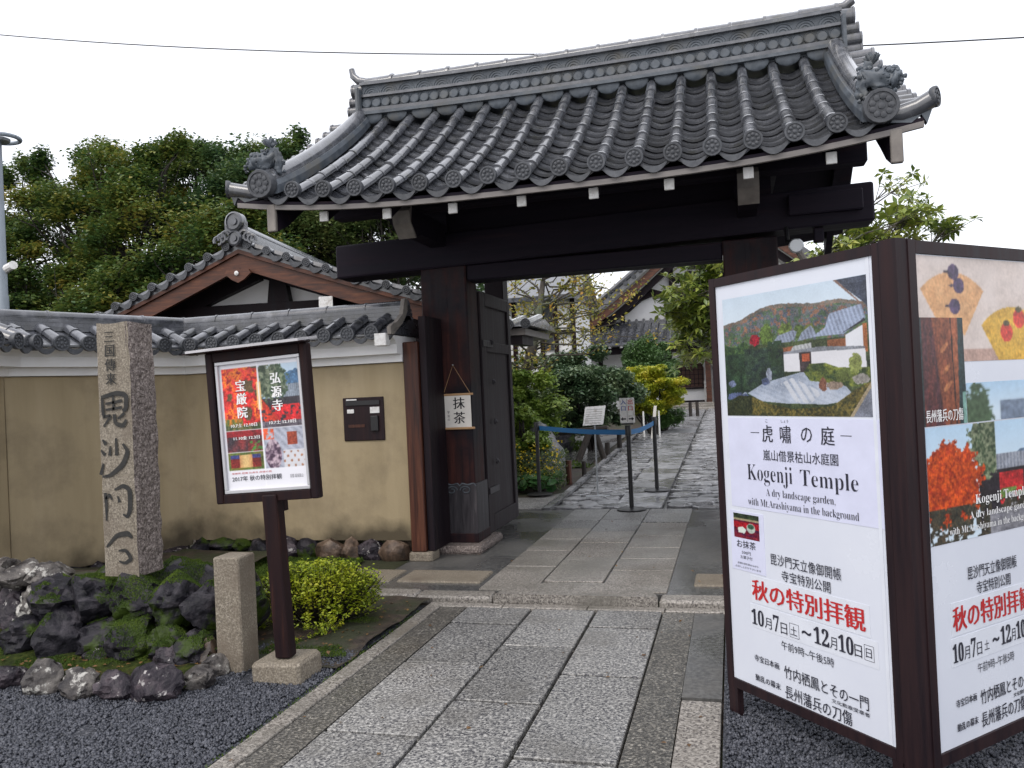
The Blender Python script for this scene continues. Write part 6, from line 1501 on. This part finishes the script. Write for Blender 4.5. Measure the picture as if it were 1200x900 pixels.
# wall details at ground floor
for x in (-4.6, -3.3, -2.1): tb('wall_post', M_DARKWOOD, x - .08, x + .08, .6, 2.62, TY + .24, TY + .31)
tb('wall_beam', M_DARKWOOD, -5.3, -2.1, 2.02, 2.15, TY + .23, TY + .31); tb('window', M_KATO, -4.5, -3.4, 1.0, 2.0, TY + .25, TY + .31)
tb('wall_beam', M_DARKWOOD, -2.1, -.7, 2.62, 2.75, TY + .2, TY + .31)
b = MB(); pts = [(-1.90, TY + .2, 1.32), (-.93, TY + .2, 1.32), (-.93, TY + .2, 2.0), (-1.02, TY + .2, 2.18), (-1.2, TY + .2, 2.26), (-1.42, TY + .2, 2.32), (-1.64, TY + .2, 2.26), (-1.82, TY + .2, 2.18), (-1.90, TY + .2, 2.0)]
kw = b.prism(pts, (0, .1, 0)).build('arched_window', M_KATO, TH)
for k in range(7): MB().box(-1.86 + k * .145, -1.84 + k * .145, TY + .17, TY + .199, 1.36, 2.15).build('window_bar', M_DARKWOOD, kw)
for k in range(5): MB().box(-1.88, -.95, TY + .155, TY + .169, 1.45 + k * .16, 1.465 + k * .16).build('window_bar', M_DARKWOOD, kw)
tb('base_board', M_DARKWOOD, -2.1, -.8, .80, .86, TY + .2, TY + .31); tb('sill', M_DARKWOOD, -2.0, -.85, 1.26, 1.315, TY + .15, TY + .31)
tb('bracket', M_DARKWOOD, -1.55, -1.30, 2.40, 2.60, TY + .1, TY + .31)
for x in (-.76, .6): tb('porch_post', M_BARGE, x - .09, x + .09, .72, 2.85, TY - .5, TY - .32)
tb('porch_beam', M_BARGE, -.66, .5, 2.18, 2.32, TY - .48, TY - .36); tb('paper_door', M_WHITEP, -.60, .45, .85, 2.1, TY - .1, TY - .05)
tb('drain_pipe', M_WHITEP, -.93, -.88, .70, 1.55, TY - .1, TY - .05)
for k, (y0, z) in enumerate(((27.6, .66), (28.1, .74), (28.6, .80))): tb('step', M_SLABW, -2.0, 3.0, .4, z, y0, y0 + .52 if k < 2 else 29.8, .02)

# neighbour buildings behind the tree, left in the opening
hb = thing('white_house', 'white-walled house with dark posts seen through the sparse tree', 'building', (-5.3, 23, .3))
MB().box(-7.5, -4.15, 22.5, 25, .3, 4.0).build('wall', M_WHITE, hb)
for x in (-5.95, -5.15, -4.75, -4.25): MB().box(x, x + .12, 22.42, 22.499, .4, 4.0).build('wall_post', M_SIGNWOOD, hb)
MB().box(-5.02, -4.78, 22.44, 22.499, 2.6, 3.9).build('window', M_GLASS, hb)
MB().box(-7.5, -4.15, 22.40, 22.42, 3.02, 3.14).build('wall_beam', M_SIGNWOOD, hb)
MB().prism([(-7.8, 22.1, 3.98), (-3.9, 22.1, 3.98), (-3.9, 22.1, 4.10), (-7.8, 22.1, 4.10)], (0, 0, 0) if False else (0, 3.2, 0)).build('roof', M_TILE2, hb)
MB().prism([(-7.8, 22.1, 4.102), (-7.8, 25.3, 4.102), (-7.8, 23.7, 4.95)], (3.9, 0, 0)).build('roof', M_TILE2, hb)
h2 = thing('grey_roofed_annexe', 'low grey-roofed annexe left of the temple hall', 'building', (-5.2, 25.5, .4))
MB().box(-8.5, -4.9, 25.6, 28, .4, 2.4).build('wall', M_WHITE, h2)
MB().prism([(-8.8, 25.2, 2.4), (-8.8, 28.4, 2.4), (-8.8, 26.8, 3.3)], (4.2, 0, 0)).build('roof', M_TILE2, h2)
# small tiled roof end behind the open door
ir = thing('tiled_eave', 'short tiled eave with dark beam end just behind the open door leaf', 'roof', (-2.9, 10.6, 0))
MB().prism([(-4.2, 10.2, 2.33), (-4.2, 11.0, 2.47), (-4.2, 11.8, 2.33)], (1.75, 0, 0)).build('roof', M_TILE2, ir)
MB().box(-4.2, -2.55, 10.25, 11.7, 2.22, 2.305).build('eave_board', M_FASCIA, ir)
for k in range(7): put('end_disc', ME_WDISC, ir, (-2.52 - k * .22, 10.16, 2.36))
b = MB()
for k in range(7): b.tube([(-2.52 - k * .22, 10.18, 2.36), (-2.52 - k * .22, 11.0, 2.50)], .05, 6)
b.build('cover_rows', M_TILE, ir, smooth=True)
MB().box(-4.1, -3.25, 10.5, 11.5, .05, 2.2).build('wall', M_WHITE, ir); MB().box(-3.24, -3.10, 10.4, 10.56, .05, 2.2).build('post', M_DARKWOOD, ir)
MB().box(-2.76, -2.60, 10.28, 10.9, 2.10, 2.215).build('beam_end', M_DARKWOOD, ir)

# ================================================================== PLANTS
def leaves(name, P, size, m, parent=None, flat_=.5, asp=2.0, seed=1, droop=0.0):
    v, f = leaf_arrays(P, size, flat_, asp, np.random.RandomState(seed), droop=droop)
    return from_np(name, v, f, m, parent)
def branch_tube(b, p, q, r0, r1, wob=.08, seg=5, rs=rnd):
    p = Vector(p); q = Vector(q); L = (q - p).length; pts = []; 
    for i in range(seg + 1):
        u = i / seg; k = math.sin(u * math.pi) * wob * L
        pts.append(p.lerp(q, u) + Vector((rs.uniform(-k, k), rs.uniform(-k, k), rs.uniform(-k, k) * .5)))
    b.tube(pts, [r0 + (r1 - r0) * i / seg for i in range(seg + 1)], 7); return pts
def tree(label, base, trunk_top, clumps, per, lsize, lm, bark=M_BARK, r=.12, name='tree', cat='tree', group=None, flat_=.6, asp=2.0, seed=1, shell=.35, forks=None):
    """clumps: list of (x, y, z, rx, ry, rz) world"""
    t = thing(name, label, cat, base, group)
    b = MB(); rs = random.Random(seed)
    branch_tube(b, base, trunk_top, r, r * .6, .03, 6, rs)
    for c in clumps:
        k = rs.uniform(.45, 1); st = Vector(base).lerp(Vector(trunk_top), k)
        pts = branch_tube(b, st, c[:3], r * .38, r * .08, .10, 5, rs)
        for _ in range(3):
            e = Vector(c[:3]) + Vector((rs.uniform(-1, 1) * c[3], rs.uniform(-1, 1) * c[4], rs.uniform(-1, 1) * c[5])) * .8
            branch_tube(b, pts[rs.randint(2, 4)], e, r * .12, r * .03, .10, 3, rs)
    b.build('trunk', bark, t, smooth=True)
    P_ = clump_points([c[:3] for c in clumps], [c[3:] for c in clumps], per, np.random.RandomState(seed), shell)
    leaves('crown', P_, lsize, lm, t, flat_, asp, seed)
    return t
def crown_clumps(c, R, n, rc_, seed, flat_=.55):
    rs = np.random.RandomState(seed); out = []
    for k in range(n):
        d = rs.normal(size=3); d /= np.linalg.norm(d); d[2] = d[2] * .9 + .1
        q = np.array(c) + d * np.array(R) * rs.uniform(.35, 1.0) ** .6
        s = rc_ * rs.uniform(.6, 1.3); out.append((*q, s, s, s * flat_))
    return out
# maples behind the wall (left)
mp = [((-13.6, 15.0), 5.75, (2.1, 1.6, 1.5), 1, 'tallest dark maple at the far left behind the wall', L_MAPLE), ((-11.7, 14.2), 4.9, (1.7, 1.3, 1.9), 2, 'maple with an orange tinge, second from the left behind the wall', L_MAPLE),
      ((-11.6, 16.5), 6.1, (1.7, 1.4, 1.5), 3, 'maple whose narrow leader tops the tree line left of centre', L_MAPLE2), ((-9.6, 15.4), 5.35, (1.7, 1.3, 1.7), 4, 'broad green maple above the gable of the side building', L_MAPLE2),
      ((-9.0, 13.2), 3.9, (1.3, 1.1, 1.1), 5, 'yellowish low maple just left of the gable peak', L_MAPLE), ((-8.0, 16.0), 5.0, (1.35, 1.2, 1.2), 6, 'pale green tree behind the left end of the gate roof', L_PALE),
      ((-14.2, 13.0), 3.5, (1.7, 1.2, 1.6), 7, 'low maple beside the grey pole', L_MAPLE), ((-16.2, 15.0), 5.2, (2.0, 1.3, 2.0), 10, 'green maple cut off by the left photo edge behind the pole', L_MAPLE2), ((-6.9, 15.5), 4.6, (1.2, 1.0, 1.0), 8, 'small tree seen under the left gate eave', L_PALE), ((-11.0, 12.6), 3.1, (1.6, .9, 1.0), 9, 'low maple directly behind the wall coping', L_MAPLE)]
for (x, y), h, R, sd_, lb, lm in mp:
    cl = crown_clumps((x, y, h), R, 38, .60, sd_)
    rs_ = random.Random(sd_)
    for k in range(5):   # pointed leaders on top
        a = rs_.uniform(-.75, .75) * R[0]; cl.append((x + a, y, h + R[2] * rs_.uniform(.8, 1.0), .3, .3, .36))
    tree(lb, (x, y, .03), (x + U(-.3, .3), y, h - .3), cl, 900, .088, lm, M_BARKD, .12, 'maple_tree', 'tree', 'trees behind the left wall', .9, 1.7, sd_, .1)
tag(leaves('far_thicket', np.stack([NR.uniform(-20, -5.5, 26000), 18.5 + NR.uniform(-.6, .6, 26000), NR.uniform(0, 1, 26000) ** .8 * 4.9], 1), .19, L_MAPLE2, None, .6, 1.6, 77), 'dark mass of far foliage behind the maples', kind='stuff')
# hedge of far trees behind the temple
for i, (x, y, h, R, lm) in enumerate(((-9.5, 40, 4.2, (3.0, 2, 2.3), L_MAPLE2), (-6.6, 41, 3.6, (2.4, 2, 2.6), L_DARK), (-12.5, 38, 4.6, (3, 2, 2.6), L_MAPLE2), (-8.4, 34, 3.2, (1.6, 1.5, 2.2), L_PALE))):
    tree(['wide far green tree behind the white house', 'far dark tree touching the temple roof', 'far tree at the left of the opening, behind the door leaf', 'pale far tree between the white house and the temple'][i], (x, y, .8), (x, y, h), crown_clumps((x, y, h), R, 22, 1.0, 40 + i), 480, .17, lm, M_BARKD, .2, 'far_tree', 'tree', 'far trees behind the temple', .6, 1.7, 60 + i, .2)
# sparse yellow-leaved tree with lichened limbs
t = thing('plum_tree', 'sparse tree with lichened limbs and few yellow and orange leaves behind the gate', 'tree', (-3.5, 12.9, gz(12.9)))
b = MB(); rs = random.Random(21)
tips = []
tr = [Vector(p) for p in ((-3.55, 12.9, .1), (-3.45, 12.9, .9), (-3.30, 12.95, 1.6), (-3.12, 13.0, 2.2), (-2.98, 13.0, 2.75), (-2.9, 13.05, 3.3))]
b.tube(tr, [.12, .10, .09, .085, .06, .04], 8)
for k in range(34):
    st = tr[rs.randint(2, 5)].lerp(tr[rs.randint(3, 5)], rs.random()); e = st + Vector((rs.uniform(-.7, 1.9), rs.uniform(-.8, .8), rs.uniform(-.5, 1.1)))
    if e.z > 4.0: e.z = 4.0
    pts = branch_tube(b, st, e, .020, .006, .12, 6, rs); tips += pts[3:]
    for _ in range(3):
        s2 = pts[rs.randint(2, 6)]; e2 = s2 + Vector((rs.uniform(-.45, .55), rs.uniform(-.4, .4), rs.uniform(-.2, .4))); p2 = branch_tube(b, s2, e2, .010, .004, .12, 4, rs); tips += p2[1:]
b.build('trunk', M_BARK, t, smooth=True)
tp = np.array([tuple(p) for p in tips]); rsn = np.random.RandomState(5)
P_ = tp[rsn.randint(0, len(tp), 3400)] + rsn.normal(0, .07, (3400, 3)); leaves('leaves', P_, .062, L_TREEY, t, .3, 1.7, 6)
# bright shrub masses left inside the gate
def bush(label, c, R, n, per, lsize, lm, seed, rc_=.3, name='shrub', trunk=True, group=None, flat_=.5, asp=2.0, shell=.35, cf=.7):
    t = thing(name, label, 'shrub', (c[0], c[1], gz(c[1]) if c[1] > 6 else .02), group)
    cl = crown_clumps(c, R, n, rc_, seed, cf)
    b = MB(); rs = random.Random(seed); z0 = gz(c[1]) if c[1] > 6 else .02
    for k in range(9):
        q = cl[rs.randint(0, len(cl) - 1)]; branch_tube(b, (c[0] + rs.uniform(-.08, .08), c[1] + rs.uniform(-.05, .05), z0 - .03), q[:3], .03 * max(1, R[2]), .008, .08, 5, rs)
    b.build('stems', M_BARKD, t)
    P_ = clump_points([q[:3] for q in cl], [q[3:] for q in cl], per, np.random.RandomState(seed), shell)
    P_ = P_[P_[:, 2] > z0 + .02]
    leaves('foliage', P_, lsize, lm, t, flat_, asp, seed); return t
bush('bright green leafy shrub left of the grey garden rock', (-3.35, 12.6, 1.15), (.65, .5, .75), 26, 560, .085, L_BRIGHT, 3, .26)
bush('tall mid-green shrub behind the bright shrub by the door leaf', (-3.9, 14.2, 1.3), (.9, .6, .9), 24, 420, .09, L_PALE, 4, .32)
bush('arching light green shrub drooping over the garden rock', (-3.05, 11.7, .78), (.35, .3, .42), 14, 380, .075, L_BRIGHT, 5, .18)
bush('round dark green camellia bush in the middle of the opening', (-2.78, 16.2, 1.35), (.92, .8, .88), 52, 820, .085, L_DARK, 6, .30, shell=.5)
bush('dark low shrub between the camellia and the garden rock', (-3.75, 17.2, .9), (.7, .6, .7), 20, 420, .085, L_DARK, 16, .3)
bush('clipped dark green dome-shaped shrub in front of the temple', (-2.35, 24.0, 1.95), (.80, .7, .88), 70, 620, .06, L_TOP, 7, .26, flat_=.2, shell=.7)
bush('yellow-green layered shrub beside the inner path', (-1.80, 19.0, 1.28), (.68, .6, .74), 78, 620, .065, L_YEL, 8, .22, shell=.5, cf=.45)
bush('dark green skirt of low foliage under the yellow-green shrub', (-1.62, 19.8, .72), (.42, .4, .42), 22, 420, .06, L_TOP, 9, .2)
bush('bluish conifer in front of the annexe', (-4.2, 20.5, 1.5), (.55, .5, 1.0), 26, 420, .06, L_DARK, 10, .28)
# azalea by the notice board: upright leafy twigs
t = thing('azalea_shrub', 'low yellow-green azalea bush behind the notice board post', 'shrub', (-2.72, 4.95, .02))
b = MB(); rs = random.Random(5); Pl = []
for k in range(760):
    a = rs.uniform(0, 6.28); rr_ = math.sqrt(rs.random()); x = -2.74 + math.cos(a) * rr_ * .45 + rs.uniform(-.02, .02); y = 4.95 + math.sin(a) * rr_ * .30
    top = .40 * (1 - .28 * rr_ ** 2.5) + rs.uniform(-.05, .03)
    if rr_ > .75 and rs.random() < .5: top *= rs.uniform(.35, 1)
    st = Vector((-2.74 + (x + 2.74) * .35, 4.95 + (y - 4.95) * .35, .03))
    e = Vector((x, y, top)); mid = st.lerp(e, .5) + Vector((0, 0, -.02)); b.tube([st, mid, e], [.004, .003, .0015], 4, cap=False)
    for j in range(16):
        u = rs.random() ** .5 * .5 + .5; q = st.lerp(e, u); Pl.append((q.x + rs.gauss(0, .014), q.y + rs.gauss(0, .014), q.z + rs.gauss(0, .012) + .004))
b.build('stems', M_BARKD, t); leaves('foliage', np.array(Pl), .025, L_AZA, t, .7, 1.9, 4)
for (x, y, s, lb) in ((-2.55, 4.62, .13, 'small azalea sprig nearest the path edge in front of the big one'), (-3.08, 4.72, .10, 'small azalea sprig left of the notice board post')):
    t = thing('azalea_sprig', lb, 'shrub', (x, y, .02)); b = MB(); Pl = []
    for k in range(40):
        e = Vector((x + rs.gauss(0, s * .6), y + rs.gauss(0, s * .5), .03 + rs.random() * s)); b.tube([(x, y, .02), tuple(e)], [.003, .001], 4, cap=False)
        for j in range(14): Pl.append((e.x + rs.gauss(0, .012), e.y + rs.gauss(0, .012), e.z + rs.gauss(0, .01)))
    b.build('stems', M_BARKD, t); leaves('foliage', np.array(Pl), .021, L_AZA, t, .5, 1.9, 9)
# broadleaf tree right: whorls of long glossy leaves
def whorls(name, centers, n_leaf, L, m, parent, seed):
    rs = np.random.RandomState(seed); V = []; F = []; k = 0
    for c in centers:
        ax = rs.normal(0, .45, 3) + np.array([0, 0, 1]); ax /= np.linalg.norm(ax)
        u = np.cross(ax, [1, 0, 0.1]); u /= np.linalg.norm(u); v = np.cross(ax, u); ph = rs.uniform(0, 6.28)
        for j in range(n_leaf):
            q = ph + 2.4 * j; el = rs.uniform(-.3, .8); dr = (u * math.cos(q) + v * math.sin(q)) * math.cos(el) + ax * math.sin(el); sd = np.cross(dr, ax); sd /= np.linalg.norm(sd) + 1e-9; l = L * rs.uniform(.7, 1.2); w_ = l * .2; up = np.cross(sd, dr)
            p0 = np.array(c) + dr * .01
            V += [p0, p0 + dr * l * .45 + sd * w_ + up * .006, p0 + dr * l * .5 - up * .004, p0 + dr * l * .45 - sd * w_ + up * .006, p0 + dr * l - up * l * .12 - np.array([0, 0, l * .1])]
            F += [(k, k + 1, k + 2), (k, k + 2, k + 3), (k + 1, k + 4, k + 2), (k + 2, k + 4, k + 3)]; k += 5
    return from_np(name, np.array(V), np.array(F), m, parent)
t = thing('broadleaf_tree', 'broadleaf evergreen with whorls of long glossy leaves right of the inner path', 'tree', (1.15, 12.2, gz(12.2)))
b = MB(); rs = random.Random(33); tips = []
tt = [Vector((1.15, 12.2, .05)), Vector((1.05, 12.2, 1.4)), Vector((1.0, 12.1, 2.4)), Vector((1.1, 12.1, 3.0))]
b.tube(tt, [.11, .09, .07, .05], 8)
def spray(boxes, n):
    for k in range(n):
        bx_ = boxes[rs.randint(0, len(boxes) - 1)]
        e = Vector((rs.uniform(bx_[0], bx_[1]), rs.uniform(11.6, 12.6), rs.uniform(bx_[2], bx_[3])))
        st = tt[rs.randint(1, 3)]; mid = st.lerp(e, .6) + Vector((0, 0, .1))
        b.tube([st, mid, e], [.03, .014, .006], 5, cap=False); tips.append(tuple(e)); 
        for _ in range(5): 
            e2 = e + Vector((rs.gauss(0, .12), rs.gauss(0, .14), rs.gauss(0, .11))); b.tube([mid.lerp(e, .7), e2], [.006, .004], 4, cap=False); tips.append(tuple(e2))
spray([(-.78, -.02, 2.1, 3.2), (-.62, .15, 1.75, 2.5), (-.45, .3, 2.4, 3.4), (-.80, -.3, 2.3, 2.9)], 80)
spray([(.4, 1.2, 2.5, 3.05), (1.1, 1.9, 2.9, 3.4)], 26)
spray([(2.05, 2.5, 3.2, 3.95), (2.2, 2.4, 3.9, 4.15), (1.75, 2.1, 3.1, 3.7), (2.3, 2.7, 3.2, 3.7)], 22)
spray([(2.85, 3.0, 3.35, 3.5)], 3)
b.build('trunk', M_BARK, t, smooth=True); whorls('crown', tips, 9, .14, L_BROAD, t, 4)
# garden rock, yellow flowers, round leaves
tag(rock('garden_rock', (-2.92, 12.15, .42), (.42, .5, .62), 3.3, M_BIGROCK, None, 4, .5, .25), 'large slanting grey garden rock behind the yellow flowers', 'rock')
tag(rock('garden_rock', (-3.5, 15.8, .45), (.5, .4, .35), 5.3, M_ROCKD, None, 3, .5, .25), 'dark garden rock in the shade left of the camellia bush', 'rock')
tag(rock('garden_rock', (-2.95, 17.4, .50), (.12, .12, .40), 7.3, M_BIGROCK, None, 3, .5, .15), 'narrow upright stone under the camellia bush', 'rock')
t = thing('leopard_plant', 'clump of round glossy leaves with yellow flowers at the foot of the rock', 'plant', (-2.85, 11.0, gz(11)))
rsn = np.random.RandomState(3); V = []; F = []; k = 0; st = MB()
for i in range(120):
    c = np.array([rsn.uniform(-3.5, -2.42), rsn.uniform(10.85, 11.5), 0]); c[2] = gz(c[1]) + rsn.uniform(.06, .22); r_ = rsn.uniform(.05, .09)
    nn = rsn.normal(0, .35, 3) + np.array([0, -.35, 1]); nn /= np.linalg.norm(nn); u = np.cross(nn, [0, 1, .1]); u /= np.linalg.norm(u); v_ = np.cross(nn, u)
    V.append(c - nn * .012)
    for j in range(9): q = 2 * math.pi * j / 9; V.append(c + (u * math.cos(q) + v_ * math.sin(q)) * r_ * (1 if j else .6))
    F += [(k, k + 1 + j, k + 1 + (j + 1) % 9) for j in range(9)]; k += 10
    if i % 2: st.tube([(c[0] + .02, c[1] + .02, gz(c[1])), tuple(c)], .004, 4)
from_np('leaves', np.array(V), np.array(F), L_ROUND, t); st.build('stems', M_BARKD, t)
P_ = np.stack([rsn.uniform(-3.4, -2.4, 420), rsn.uniform(10.95, 11.7, 420), rsn.uniform(.25, .75, 420)], 1); P_[:, 0] = np.round(P_[:, 0] / .09) * .09 + rsn.normal(0, .02, 420)
tag(leaves('flowers', P_, .035, L_FLOWER, t, .2, 1.2, 5), kind='stuff')
P_ = np.stack([rsn.uniform(-3.5, -2.35, 4200), rsn.uniform(11.0, 11.9, 4200), rsn.uniform(.1, .62, 4200)], 1)
leaves('stalk_leaves', P_, .05, L_PALE, t, .2, 3.5, 6)
# ground cover and grass edges
P_ = np.stack([rs_np.uniform(-2.9, -2.3, 3000) if False else np.random.RandomState(2).uniform(-6, -2.35, 14000), np.random.RandomState(3).uniform(11.5, 19, 14000), np.zeros(14000)], 1)
P_[:, 2] = gz(12) + .0316 * (P_[:, 1] - 12); P_ = P_[fbm(P_[:, 0] * 1.2 + 20, P_[:, 1] * .8, 6) > .52]
tufts('garden_moss', 'patches of moss and low grass in the garden', P_, .05, M_MOSSB)
# weeds along the joints
P_ = np.stack([-2.17 + np.random.RandomState(5).normal(0, .012, 500), np.random.RandomState(6).uniform(2.5, 5.3, 500), np.zeros(500)], 1)
tufts('joint_moss', 'thin moss in the joint along the path edge', P_, .012, M_MOSSB)

# fallen leaves on soil, gravel and stone
rsn = np.random.RandomState(12)
P_ = np.concatenate([np.stack([rsn.uniform(-4.3, -2.2, 260), rsn.uniform(4.2, 5.4, 260), np.full(260, .045)], 1), np.stack([rsn.uniform(-4.4, -2.85, 120), rsn.uniform(3.62, 3.95, 120), np.full(120, .075)], 1), np.stack([rsn.uniform(-2.1, -.2, 26), rsn.uniform(2.6, 5.4, 26), np.full(26, .006)], 1), np.stack([rsn.uniform(-2.3, 0, 60), rsn.uniform(5.8, 12, 60), np.full(60, .07)], 1)])
M_LITTER = leafmat('fallen_leaves', [(.05, .03, .015), (.16, .08, .03), (.28, .17, .05)], scale=9, trans=.1)
tag(leaves('fallen_leaves', P_, .028, M_LITTER, None, 3.0, 1.6, 3), 'small brown fallen leaves scattered over soil and paving', kind='stuff')
